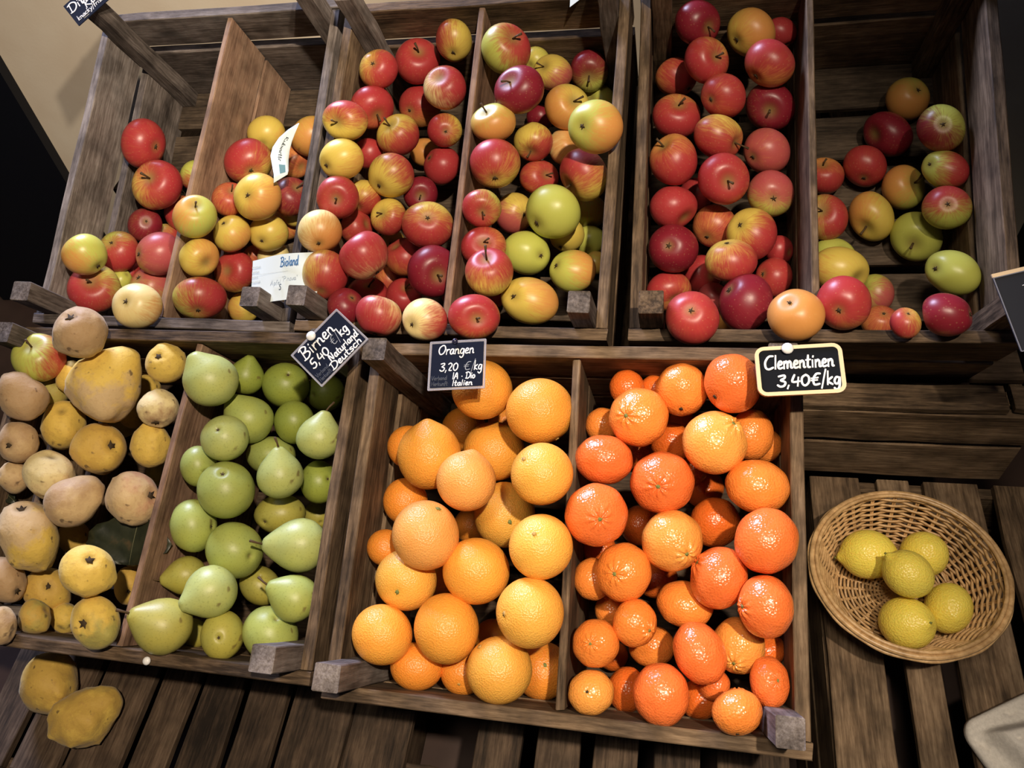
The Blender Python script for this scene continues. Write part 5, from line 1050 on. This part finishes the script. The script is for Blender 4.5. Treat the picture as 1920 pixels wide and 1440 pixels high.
# ------------------------------------------------------------------ hand lettering
G = {
 'B': (.72, [[(.12, 0), (.16, 1)], [(-.02, .92), (.3, 1.03), (.6, .85), (.45, .6), (.2, .53), (.55, .45), (.66, .22), (.4, 0), (.0, .02)]]),
 'D': (.8, [[(.12, .02), (.14, .98)], [(-.05, .9), (.35, 1.02), (.72, .75), (.7, .3), (.4, .02), (.0, .04)]]),
 'O': (.82, [[(.45, 1), (.12, .8), (.03, .4), (.25, .02), (.6, .15), (.76, .6), (.6, .95), (.35, .98)]]),
 'C': (.82, [[(.72, .98), (.35, .95), (.05, .55), (.12, .12), (.4, 0), (.75, .12)]]),
 'I': (.25, [[(.1, 0), (.1, 1)]]),
 'A': (.75, [[(0, 0), (.38, 1), (.62, 0)], [(.16, .38), (.56, .38)]]),
 'V': (.7, [[(0, 1), (.28, 0), (.62, 1)]]),
 'H': (.75, [[(.08, 0), (.08, 1)], [(.6, 0), (.6, 1)], [(.08, .5), (.6, .5)]]),
 'N': (.75, [[(.05, 0), (.12, 1), (.5, .05), (.6, 1)]]),
 'R': (.7, [[(.08, 0), (.1, 1)], [(0, .9), (.35, 1.02), (.55, .75), (.12, .5), (.6, 0)]]),
 'P': (.65, [[(.08, 0), (.1, 1)], [(0, .9), (.35, 1.02), (.55, .75), (.35, .5), (.1, .48)]]),
 'S': (.6, [[(.5, .95), (.2, .95), (.1, .7), (.45, .4), (.4, .05), (.02, .05)]]),
 'a': (.52, [[(.42, .48), (.2, .55), (.03, .28), (.12, .02), (.3, .06), (.42, .48), (.4, .1), (.52, .03)]]),
 'b': (.5, [[(.05, 1), (.05, .02)], [(.05, .4), (.28, .55), (.44, .28), (.25, 0), (.05, .05)]]),
 'c': (.45, [[(.4, .48), (.18, .54), (.03, .27), (.15, .01), (.42, .08)]]),
 'd': (.52, [[(.42, .46), (.18, .54), (.03, .26), (.14, .01), (.32, .06), (.44, .5), (.46, 1)], [(.44, .4), (.44, .08), (.54, .02)]]),
 'e': (.45, [[(.05, .26), (.3, .32), (.34, .5), (.16, .55), (.03, .28), (.14, .02), (.44, .08)]]),
 'f': (.38, [[(.4, .95), (.2, .98), (.14, .7), (.12, -.1)], [(-.02, .5), (.32, .52)]]),
 'g': (.52, [[(.42, .46), (.18, .54), (.03, .26), (.14, .03), (.34, .1), (.44, .5)], [(.44, .5), (.42, -.2), (.22, -.42), (.03, -.28)]]),
 'h': (.52, [[(.06, 1), (.06, 0)], [(.06, .32), (.25, .54), (.4, .4), (.42, .02)]]),
 'i': (.24, [[(.08, .52), (.1, .02)], [(.12, .76), (.14, .82)]]),
 'k': (.5, [[(.06, 1), (.06, 0)], [(.4, .55), (.08, .26), (.44, 0)]]),
 'l': (.22, [[(.08, 1), (.08, .02)]]),
 'm': (.82, [[(.04, .52), (.06, 0)], [(.06, .36), (.22, .54), (.34, .4), (.35, .02)], [(.35, .36), (.52, .54), (.64, .4), (.66, .08), (.78, .04)]]),
 'n': (.54, [[(.04, .52), (.06, 0)], [(.06, .36), (.24, .54), (.38, .4), (.4, .06), (.52, .04)]]),
 'o': (.5, [[(.25, .54), (.05, .4), (.06, .1), (.26, 0), (.44, .2), (.38, .46), (.22, .54)]]),
 'p': (.5, [[(.04, .52), (.06, -.42)], [(.06, .38), (.26, .55), (.44, .3), (.28, .02), (.06, .08)]]),
 'r': (.4, [[(.05, .52), (.07, 0)], [(.07, .32), (.2, .5), (.38, .5)]]),
 's': (.42, [[(.36, .5), (.16, .54), (.08, .38), (.34, .22), (.3, .02), (.03, .03)]]),
 't': (.4, [[(.16, .9), (.14, .1), (.34, .02)], [(-.02, .56), (.34, .58)]]),
 'u': (.54, [[(.05, .52), (.06, .12), (.22, 0), (.4, .16), (.42, .52)], [(.42, .52), (.44, .06), (.54, .03)]]),
 'v': (.45, [[(.03, .52), (.2, 0), (.42, .54)]]),
 'x': (.45, [[(.03, .52), (.4, 0)], [(.4, .54), (.03, 0)]]),
 'y': (.5, [[(.04, .52), (.22, .08)], [(.44, .54), (.2, -.05), (.0, -.36)]]),
 '0': (.58, [[(.28, .8), (.05, .6), (.06, .2), (.26, 0), (.48, .22), (.48, .6), (.28, .8)]]),
 '2': (.52, [[(.02, .7), (.22, .82), (.42, .62), (.22, .25), (.18, .04), (.44, .03)]]),
 '3': (.55, [[(.04, .76), (.4, .82), (.42, .62), (.18, .46), (.48, .32), (.42, .06), (.18, 0), (.0, .12)]]),
 '4': (.55, [[(.16, .82), (.04, .32), (.5, .34)], [(.42, .62), (.4, 0)]]),
 '5': (.52, [[(.5, .84), (.16, .8), (.1, .46), (.4, .44), (.42, .12), (.2, -.02), (.0, .08)]]),
 '€': (.7, [[(.62, .86), (.32, .84), (.1, .45), (.2, .04), (.6, .08)], [(-.04, .52), (.45, .56)], [(-.05, .36), (.4, .38)]]),
 '/': (.36, [[(.3, 1.15), (.02, -.25)]]),
 ',': (.22, [[(.1, .06), (.04, -.16)]]),
 '·': (.3, [[(.1, .38), (.14, .36)]]),
 ':': (.22, [[(.08, .42), (.1, .4)], [(.08, .08), (.1, .06)]]),
 '-': (.4, [[(.02, .3), (.32, .32)]]),
 '"': (.3, [[(.06, 1), (.04, .8)], [(.2, 1), (.18, .8)]]),
 'Ä': (.75, [[(0, 0), (.38, .9), (.62, 0)], [(.16, .35), (.56, .35)], [(.22, 1.05), (.24, 1.08)], [(.5, 1.05), (.52, 1.08)]]),
 ' ': (.4, []),
}


def catmull(pts, n=4):
    if len(pts) < 3: return pts
    out = []
    P = [pts[0]] + pts + [pts[-1]]
    for i in range(1, len(P) - 2):
        p0, p1, p2, p3 = P[i - 1:i + 3]
        for k in range(n):
            t = k / n
            out.append(tuple(.5 * ((2 * p1[j]) + (-p0[j] + p2[j]) * t + (2 * p0[j] - 5 * p1[j] + 4 * p2[j] - p3[j]) * t * t + (-p0[j] + 3 * p1[j] - 3 * p2[j] + p3[j]) * t ** 3) for j in (0, 1)))
    out.append(pts[-1])
    return out


def lettering(parent, text, x, y, size, width, mat, slant=.12, z=.0008, squeeze=1.0, rot=0.0, name='lettering', sp=.06, fit=None):
    width *= .84
    if fit: squeeze = fit / (sum(G[ch][0] + sp for ch in text) * size)
    V = []; F = []
    cx = 0.0
    cr, sr = math.cos(rot), math.sin(rot)
    for ch in text:
        wd, strokes = G[ch]
        for st in strokes:
            pts = catmull(st)
            pts = [((cx + px + slant * py) * size * squeeze, py * size) for px, py in pts]
            pts = [(x + a * cr - b * sr, y + a * sr + b * cr) for a, b in pts]
            m = len(V)
            k = len(pts)
            for i, p in enumerate(pts):
                a = pts[max(0, i - 1)]; b = pts[min(k - 1, i + 1)]
                dx, dy = b[0] - a[0], b[1] - a[1]; l = math.hypot(dx, dy) or 1
                nx, ny = -dy / l * width / 2, dx / l * width / 2
                ex, ey = (dx / l * width * .35, dy / l * width * .35)
                sx = -ex if i == 0 else ex if i == k - 1 else 0; sy = -ey if i == 0 else ey if i == k - 1 else 0
                q = .72 if i in (0, k - 1) else 1
                V += [(p[0] + nx * q + sx, p[1] + ny * q + sy, z), (p[0] + sx, p[1] + sy, z + .00025), (p[0] - nx * q + sx, p[1] - ny * q + sy, z)]
            for i in range(k - 1):
                b_ = m + i * 3
                F += [(b_, b_ + 1, b_ + 4, b_ + 3), (b_ + 1, b_ + 2, b_ + 5, b_ + 4)]
        cx += wd + sp
    return mesh_obj(name, V, F, mat, parent)


def rounded(w_, h_, r, n=5):
    P = []
    for cx, cy, a0 in ((w_ / 2 - r, h_ / 2 - r, 0), (-w_ / 2 + r, h_ / 2 - r, 90), (-w_ / 2 + r, -h_ / 2 + r, 180), (w_ / 2 - r, -h_ / 2 + r, 270)):
        for k in range(n + 1):
            a = math.radians(a0 + 90 * k / n)
            P.append((cx + r * math.cos(a), cy + r * math.sin(a)))
    return P


def slab(parent, name, outline, z0, z1, mat):
    n = len(outline)
    V = [(x, y, z0) for x, y in outline] + [(x, y, z1) for x, y in outline]
    F = [tuple(range(n - 1, -1, -1)), tuple(range(n, 2 * n))] + [(k, (k + 1) % n, n + (k + 1) % n, n + k) for k in range(n)]
    return mesh_obj(name, V, F, mat, parent, smooth=False)


def frame_ring(parent, name, w_, h_, r, t, z0, z1, mat):
    A = rounded(w_, h_, r); B = rounded(w_ - 2 * t, h_ - 2 * t, max(.0006, r - t))
    n = len(A); V = []
    for P, z in ((A, z0), (A, z1), (B, z1), (B, z0)): V += [(x, y, z) for x, y in P]
    F = []
    for s in range(4):
        a = s * n; b = ((s + 1) % 4) * n
        F += [(a + k, a + (k + 1) % n, b + (k + 1) % n, b + k) for k in range(n)]
    return mesh_obj(name, V, F, mat, parent, smooth=False)


def pin(parent, x, y, z, mat, r=.0058):
    V = []; F = []
    prof = [(.0, .0062), (.0025, .0060), (.0046, .0050), (.0058, .0034), (.0056, .0020), (.0030, .0012), (.0010, .0008), (.0008, -.006)]
    n = 14
    for a, b in prof:
        for k in range(n):
            t = 2 * math.pi * k / n
            V.append((x + a * r / .0058 * math.cos(t), y + a * r / .0058 * math.sin(t), z + b))
    for i in range(len(prof) - 1):
        for k in range(n): F.append((i * n + k, i * n + (k + 1) % n, (i + 1) * n + (k + 1) % n, (i + 1) * n + k))
    return mesh_obj('push_pin', V, F, mat, parent)


SLATE = plain('chalkboard_black', (.010, .011, .014), .9, .08)
NAVY = plain('chalkboard_blue_black', (.008, .011, .024), .85, .10)
CHALK = plain('white_chalk_marker', (.80, .80, .80), .7)
FAINT = plain('faint_grey_print', (.075, .085, .11), .6)
GREYCH = plain('thin_grey_marker', (.30, .32, .36), .6)
BIRCH = plain('pale_wood_frame', (.78, .58, .34), .6)
WHITEP = plain('white_plastic_pin', (.85, .84, .82), .35, .5)
DARKPIN = plain('dark_pin', (.02, .02, .05), .25, .5)
sl = NT('clear_plastic_sleeve')
sl.b.inputs['Alpha'].default_value = .38
SLEEVE = sl.out((.55, .55, .62), .18, .6)
PAPER = plain('white_paper', (.74, .84, .85), .8)
INKB = plain('blue_ink', (.05, .16, .34), .7)
INKG = plain('pale_grey_ink', (.45, .52, .55), .7)
INKK = plain('dark_ink', (.03, .04, .05), .7)
SQGREEN = plain('green_grey_print', (.12, .24, .24), .7)


def sign_root(name, S, label, cat, group=None):
    e = empty(name, mat4(S['R'], S['o']))
    tag(e, label, cat, group)
    return e


S = SIGNS['clem']; W_, H_ = S['w'], S['h']
s = sign_root('price_sign', S, 'small chalkboard with rounded pale wood frame reading Clementinen 3,40', 'sign', 'price signs pinned to the crates')
slab(s, 'board', rounded(W_ - .005, H_ - .005, .006), -.0012, .0006, SLATE)
frame_ring(s, 'frame', W_, H_, .009, .0038, -.0018, .0020, BIRCH)
lettering(s, 'Clementinen', -W_ * .40, H_ * .04, H_ * .27, .0026, CHALK, fit=W_ * .80)
lettering(s, '3,40', -W_ * .27, -H_ * .32, H_ * .27, .0026, CHALK, fit=W_ * .38)
lettering(s, '€/kg', W_ * .12, -H_ * .32, H_ * .26, .0026, CHALK, fit=W_ * .33)
pin(s, -W_ * .12, H_ * .5 - .004, .002, WHITEP)

S = SIGNS['orang']; W_, H_ = S['w'], S['h']
s = sign_root('price_sign', S, 'square plastic-sleeved black card reading Orangen 3,20 above the oranges', 'sign', 'price signs pinned to the crates')
slab(s, 'sleeve', rounded(W_, H_, .001), -.0008, .0000, SLEEVE)
slab(s, 'card', rounded(W_ * .92, H_ * .90, .0006), .0001, .0007, NAVY)
frame_ring(s, 'sleeve_edge', W_, H_, .001, .0010, -.0009, .0010, SLEEVE)
lettering(s, 'Orangen', -W_ * .34, H_ * .22, H_ * .19, .0017, CHALK, fit=W_ * .64)
lettering(s, '3,20', -W_ * .30, -H_ * .12, H_ * .19, .0016, CHALK, fit=W_ * .33)
lettering(s, '€/', W_ * .13, -H_ * .12, H_ * .19, .0011, GREYCH, fit=W_ * .19)
lettering(s, 'kg', W_ * .30, -H_ * .12, H_ * .18, .0016, CHALK, fit=W_ * .15)
lettering(s, 'IA · Dio', -W_ * .07, -H_ * .29, H_ * .125, .0016, CHALK, fit=W_ * .40)
lettering(s, 'Italien', -W_ * .07, -H_ * .425, H_ * .11, .0015, CHALK, fit=W_ * .36)
lettering(s, 'Verband:', -W_ * .44, -H_ * .30, H_ * .085, .0007, FAINT, fit=W_ * .29)
lettering(s, 'Herkunft:', -W_ * .44, -H_ * .415, H_ * .085, .0007, FAINT, fit=W_ * .31)
pin(s, -W_ * .04, H_ * .46, .001, DARKPIN, .0034)

S = SIGNS['birn']; W_, H_ = S['w'], S['h']
s = sign_root('price_sign', S, 'tilted sleeved black card reading Birnen 5,40 over the pears', 'sign', 'price signs pinned to the crates')
slab(s, 'sleeve', rounded(W_, H_, .001), -.0008, .0000, SLEEVE)
slab(s, 'card', rounded(W_ * .94, H_ * .91, .0006), .0001, .0007, NAVY)
frame_ring(s, 'sleeve_edge', W_, H_, .001, .0011, -.0009, .0010, SLEEVE)
lettering(s, 'Birnen', -W_ * .40, H_ * .17, H_ * .27, .0023, CHALK, fit=W_ * .66)
lettering(s, '5,40', -W_ * .39, -H_ * .10, H_ * .23, .0021, CHALK, fit=W_ * .36)
lettering(s, '€/', W_ * .07, -H_ * .05, H_ * .22, .0011, GREYCH, fit=W_ * .16)
lettering(s, 'kg', W_ * .24, -H_ * .03, H_ * .21, .0021, CHALK, fit=W_ * .17)
lettering(s, 'Naturland', -W_ * .13, -H_ * .27, H_ * .155, .0019, CHALK, fit=W_ * .58)
lettering(s, 'Deutsch', -W_ * .20, -H_ * .435, H_ * .155, .0019, CHALK, fit=W_ * .62)
lettering(s, 'Verband', -W_ * .45, -H_ * .30, H_ * .09, .0007, FAINT, fit=W_ * .24)
lettering(s, 'Herkunft', -W_ * .45, -H_ * .42, H_ * .09, .0007, FAINT, fit=W_ * .23)
pin(s, -W_ * .07, H_ * .44, .001, WHITEP)

S = SIGNS['ditm']; W_, H_ = S['w'], S['h']
s = sign_root('price_sign', S, 'blue-black card at top left corner on the wooden post, cut by the frame', 'sign', 'price signs pinned to the crates')
slab(s, 'card', rounded(W_, H_, .0008), -.0006, .0006, NAVY)
lettering(s, 'Ditm', -W_ * .47, H_ * .05, H_ * .34, .0028, CHALK, squeeze=1.0)
lettering(s, 'Rax', -W_ * .25, -H_ * .18, H_ * .30, .0026, CHALK, squeeze=1.0)
lettering(s, 'knacky/frisch', -W_ * .45, -H_ * .36, H_ * .18, .0015, CHALK, squeeze=.9)
lettering(s, '-', -W_ * .38, -H_ * .47, H_ * .15, .0009, CHALK, squeeze=4.0)
pin(s, W_ * .05, H_ * .40, .001, DARKPIN, .004)

S = SIGNS['right']; W_, H_ = S['w'], S['h']
s = sign_root('price_sign', S, 'dark chalkboard with pale edge leaning in at the right edge', 'sign', 'price signs pinned to the crates')
slab(s, 'board', rounded(W_, H_, .001), -.0010, .0004, plain('grey_black_board', (.028, .029, .034), .85, .1))
slab(s, 'board_edge', [(-W_ / 2, H_ / 2), (-W_ / 2, H_ / 2 + .004), (W_ / 2, H_ / 2 + .004), (W_ / 2, H_ / 2)], -.001, .001, BIRCH)
frame_ring(s, 'sleeve_edge', W_, H_, .001, .0010, -.0009, .0010, SLEEVE)
lettering(s, '-', -W_ * .13, H_ * .28, .010, .0012, CHALK)
lettering(s, 'uu', -W_ * .12, H_ * .02, .020, .0018, CHALK, rot=-1.2)
lettering(s, 'll', -W_ * .11, -H_ * .22, .013, .0018, CHALK, rot=-1.4)

S = SIGNS['bioland']; W_, H_ = S['w'], S['h']
s = sign_root('paper_label', S, 'white paper with blue heading propped behind two wooden posts', 'label')
V = []; F = []
NX, NY = 10, 6
for i in range(NX + 1):
    for j in range(NY + 1):
        u = i / NX - .5; v = j / NY - .5
        V.append((u * W_, v * H_, .003 * math.cos(u * 5) * (1 + v)))
for i in range(NX):
    for j in range(NY):
        a = i * (NY + 1) + j
        F.append((a, a + NY + 1, a + NY + 2, a + 1))
paper = mesh_obj('sheet', V, F, PAPER, s)
lettering(s, 'Bioland', -W_ * .02, H_ * .22, H_ * .20, .0016, INKB, squeeze=.55, z=.0055)
lettering(s, '-', -W_ * .42, H_ * .10, H_ * .02, .0004, INKG, squeeze=120, z=.0050, slant=0)
lettering(s, 'Äpfel', -W_ * .17, -H_ * .16, H_ * .10, .0006, INKG, squeeze=.9, z=.0045)
lettering(s, '"Pinova"', W_ * .0, -H_ * .10, H_ * .10, .0006, INKG, squeeze=.9, z=.0045)
lettering(s, 'S', -W_ * .04, -H_ * .28, H_ * .12, .0009, INKK, squeeze=.7, z=.0045)
for k in range(4):
    lettering(s, 'nnunnun'[k % 3:], -W_ * .46, H_ * (.27 - .11 * k), H_ * .06, .0004, INKG, squeeze=.8, z=.0040, name='small_print')


def sheet_between(name, A, B, mat, parent=None):
    n = len(A); m = 5; V = []; F = []
    for i in range(n):
        for k in range(m):
            t = k / (m - 1)
            V.append(tuple(A[i][j] * (1 - t) + B[i][j] * t for j in range(3)))
    for i in range(n - 1):
        for k in range(m - 1):
            F.append((i * m + k, (i + 1) * m + k, (i + 1) * m + k + 1, i * m + k + 1))
    o = mesh_obj(name, V, F, mat, parent)
    md = o.modifiers.new('thickness', 'SOLIDIFY'); md.thickness = .0003
    return o


A_, B_ = RUBI
rb = sheet_between('paper_label', A_, B_, PAPER)
tag(rb, 'curled narrow white paper standing among apples in the second bay', 'label')


def strokes_on_sheet(text, u0, v0, size, width, mat, name):
    """handwriting that follows the curl of the sheet: text runs down the sheet"""
    V = []; F = []; cx = 0
    def pt(a, b, lift):
        # a along the sheet 0..1, b across 0..1
        x = max(0, min(.999, a)) * (len(A_) - 1); i = int(x); t = x - i
        p = [Vector(A_[i]).lerp(Vector(A_[i + 1]), t), Vector(B_[i]).lerp(Vector(B_[i + 1]), t)]
        q = p[0].lerp(p[1], b)
        return q + (VIEWER - q).normalized() * lift
    for ch in text:
        wd, sts = G[ch]
        for st in sts:
            pts = catmull(st, 3); m = len(V)
            for p in pts:
                a = u0 + (cx + p[0]) * size; b = v0 + p[1] * size * 2.6
                V += [pt(a - width / 2, b - width * .8, .0008), pt(a + width / 2, b + width * .8, .0008)]
            for k in range(len(pts) - 1):
                F.append((m + 2 * k, m + 2 * k + 1, m + 2 * k + 3, m + 2 * k + 2))
        cx += wd + .05
    return mesh_obj(name, V, F, mat, rb)


strokes_on_sheet('Rubinette', .24, .42, .085, .012, INKK, 'lettering')
for (a0, a1, b0, b1, m_) in ((.69, .88, .42, .80, SQGREEN),):
    V = []
    for a, b in ((a0, b0), (a1, b0), (a1, b1), (a0, b1)):
        x = a * (len(A_) - 1); i = int(x); t = x - i
        q = Vector(A_[i]).lerp(Vector(A_[i + 1]), t).lerp(Vector(B_[i]).lerp(Vector(B_[i + 1]), t), b)
        V.append(q + (VIEWER - q).normalized() * .001)
    mesh_obj('printed_square', V, [(0, 1, 2, 3)], m_, rb)

S = SIGNS['tip']; W_, H_ = S['w'], S['h']
s = sign_root('paper_label', S, 'white paper corner hanging at the top edge over the third crate', 'label')
slab(s, 'sheet', [(-W_ / 2, -H_ / 2), (W_ / 2, -H_ * .1), (W_ / 2, H_ / 2), (-W_ / 2, H_ / 2)], 0, .0004, PAPER)

# loose white pin on the front rail of the pear crate
V = []
pe = empty('push_pin', mat4(PINM['R'], PINM['o']))
tag(pe, 'white round push pin alone in the front rail below the pears', 'pin')
p_ = pin(pe, 0, 0, 0, WHITEP, .0048); p_.name = 'pin_head'

# ------------------------------------------------------------------ leaves
LEAFM = NT('quince_leaf')
tc = LEAFM.n('ShaderNodeTexCoord').outputs['Object']
nn = LEAFM.noise(tc, 40, 4)
LEAFM.bump(nn, .4, .002)
LEAF = LEAFM.out(LEAFM.ramp(nn, [(.35, (.012, .016, .008)), (.62, (.028, .032, .016)), (.8, (.10, .065, .03))]), .42, .5)
VEIN = plain('leaf_vein', (.10, .10, .05), .6)


def leaf(M, L, Wd, label, curl):
    n, m = 12, 6
    V = []; F = []
    for i in range(n + 1):
        t = i / n
        hw = Wd / 2 * math.sin(math.pi * min(1, t * .93 + .03)) ** .75 * (1 + .05 * math.sin(t * 31) + .03 * math.sin(t * 57))
        for k in range(-m, m + 1):
            s_ = k / m
            y = s_ * hw
            z = curl * (abs(s_) ** 1.5) * Wd * .25 - curl * .3 * L * (t - .4) ** 2 + .0025 * math.sin(t * 19 + abs(k) * 1.2) * abs(s_)
            V.append((t * L, y, z))
    q = 2 * m + 1
    for i in range(n):
        for k in range(q - 1):
            F.append((i * q + k, (i + 1) * q + k, (i + 1) * q + k + 1, i * q + k + 1))
    o = mesh_obj('quince_leaf', V, F, LEAF, M=M)
    md = o.modifiers.new('thickness', 'SOLIDIFY'); md.thickness = .0004
    tag(o, label, 'leaf', 'leaves left among the quinces')
    V2, F2 = tube([(t * L, 0, -curl * .3 * L * (t - .4) ** 2 + .0006) for t in [k / 10 for k in range(11)]], [.0009 - .00006 * k for k in range(11)], 5)
    mesh_obj('midrib', V2, F2, VEIN, o)
    return o


for M_, L_, W_, lab, cu in LEAVES: leaf(Matrix(M_), L_, W_, lab, cu)

# ------------------------------------------------------------------ wicker basket
wk = NT('wicker_cane')
tc = wk.n('ShaderNodeTexCoord').outputs['Object']
wn = wk.noise(tc, 130, 4, .6)
wn2 = wk.noise(tc, 18, 3)
wc = wk.ramp(wn, [(.3, (.38, .22, .09)), (.7, (.70, .46, .22))])
wc = wk.mix(1.0, wc, wk.ramp(wn2, [(.35, .75), (.65, 1.1)]), 'MULTIPLY')
WICKER = wk.out(wc, .36, .5)


def ring(name, parent, rfun, zfun, rad, n=160, k=6, mat=None, ex=1.0):
    V = []; F = []
    for i in range(n):
        a = 2 * math.pi * i / n
        c = Vector((rfun(a) * math.cos(a) * ex, rfun(a) * math.sin(a), zfun(a)))
        er = Vector((math.cos(a), math.sin(a), 0)); ez = Vector((0, 0, 1))
        for j in range(k):
            t = 2 * math.pi * j / k
            V.append(c + er * rad * math.cos(t) + ez * rad * math.sin(t))
    for i in range(n):
        for j in range(k):
            F.append((i * k + j, ((i + 1) % n) * k + j, ((i + 1) % n) * k + (j + 1) % k, i * k + (j + 1) % k))
    return mesh_obj(name, V, F, mat or WICKER, parent)


def basket(center, rx, hgt, rb_, ex, rotz):
    M = Matrix.Translation(center) @ Matrix.Rotation(rotz, 4, 'Z')
    b = empty('wicker_basket', M)
    tag(b, 'round shallow tan wicker basket holding five lemons', 'basket')
    NS = 24
    def wall(t):           # t 0 base .. 1 rim -> radius, height
        return rb_ + (rx - rb_) * (t ** .85), .004 + hgt * (t ** 1.15)
    rows = 19
    for r in range(rows):
        t = (r + .6) / rows
        R0, Z0 = wall(t)
        ring('weaver', b, lambda a, R0=R0, r=r: R0 + .0021 * math.cos(NS / 2 * a + math.pi * r), lambda a, Z0=Z0: Z0, .0020, 144, 5, ex=ex)
    for r in range(15):
        R0 = rb_ * (r + 1.2) / 15.6
        ring('base_weaver', b, lambda a, R0=R0: R0, lambda a, r=r: .0045 + .0016 * math.cos(NS / 2 * a + math.pi * r), .0018, 96, 5, ex=ex)
    for s_ in range(NS):
        a = 2 * math.pi * s_ / NS
        path = []
        for k in range(0, 5): path.append((rb_ * k / 4.2, .0045))
        for k in range(1, 9): path.append(wall(k / 8))
        for da in ((-.012, .012) if True else (0,)):
            V, F = tube([(p[0] * math.cos(a + da) * ex, p[0] * math.sin(a + da), p[1]) for p in path], [.0014] * len(path), 5)
            mesh_obj('stake', V, F, WICKER, b)
    RR, ZZ = wall(1)
    ring('rim_hoop', b, lambda a: RR + .003, lambda a: ZZ + .001, .0036, 160, 8, ex=ex)
    ring('rim_hoop', b, lambda a: RR - .002, lambda a: ZZ + .0035, .0026, 160, 8, ex=ex)
    ring('rim_hoop', b, lambda a: RR + .0058 + .0006 * math.cos(13 * a), lambda a: ZZ - .0035, .0024, 160, 8, ex=ex)
    ring('foot_hoop', b, lambda a: rb_ + .001, lambda a: .0032, .0028, 120, 6, ex=ex)
    return b


basket(*BASKET)

# ------------------------------------------------------------------ moulded pulp egg carton, bottom right corner
pm = NT('grey_moulded_pulp')
tc = pm.n('ShaderNodeTexCoord').outputs['Object']
pn = pm.noise(tc, 260, 5, .7)
pm.bump(pn, .5, .0012)
PULP = pm.out(pm.ramp(pn, [(.3, (.58, .55, .50)), (.7, (.76, .72, .66))]), .9, .15)


def egg_carton(M, Lx, Ly):
    e = empty('egg_carton', M)
    tag(e, 'grey moulded pulp egg carton corner at the bottom right', 'carton')
    nx, ny = 84, 60
    V = []; F = []
    def sst(a, b, x):
        t = max(0, min(1, (x - a) / (b - a))); return t * t * (3 - 2 * t)
    rc = .022
    def height(x, y):
        # distance from the rounded outline (corner at 0,0)
        dx = min(x, Lx - x); dy = min(y, Ly - y)
        d = min(dx, dy)
        if dx < rc and dy < rc: d = rc - math.hypot(rc - dx, rc - dy)
        h = .012 + .0 * d
        h += .030 * sst(.020, .034, d + .004 * math.sin(70 * x) * math.sin(60 * y))
        cxm = (x % .052) - .026; cym = (y % .052) - .026
        rr = math.hypot(cxm, cym)
        if d > .036: h -= .026 * (1 - sst(.006, .022, rr))
        h -= .004 * (1 - sst(.002, .006, abs(d - .012))) * (1 if math.sin(95 * (x - y)) > .93 else 0)
        if d < .0035: h -= .006 * (1 - d / .0035)
        return h
    idx = {}
    for i in range(nx + 1):
        for j in range(ny + 1):
            x = Lx * i / nx; y = Ly * j / ny
            # pull the grid corners onto the rounded outline
            for (cx, cy, sx, sy) in ((rc, rc, -1, -1), (Lx - rc, rc, 1, -1), (rc, Ly - rc, -1, 1), (Lx - rc, Ly - rc, 1, 1)):
                ux, uy = (x - cx) * sx, (y - cy) * sy
                if ux > 0 and uy > 0:
                    m_ = max(ux, uy); l = math.hypot(ux, uy)
                    if l > 0: x = cx + sx * ux * m_ / l; y = cy + sy * uy * m_ / l
            V.append((x, y, height(x, y)))
    for i in range(nx):
        for j in range(ny):
            a = i * (ny + 1) + j
            F.append((a, a + ny + 1, a + ny + 2, a + 1))
    o = mesh_obj('tray', V, F, PULP, e)
    md = o.modifiers.new('thickness', 'SOLIDIFY'); md.thickness = .0022
    # raised rectangular vents and latch tab
    slab(e, 'latch_tab', [(.075, -.006), (.125, -.006), (.128, .004), (.072, .004)], .008, .016, PULP)
    return e


egg_carton(Matrix(CARTON[0]), CARTON[1], CARTON[2])
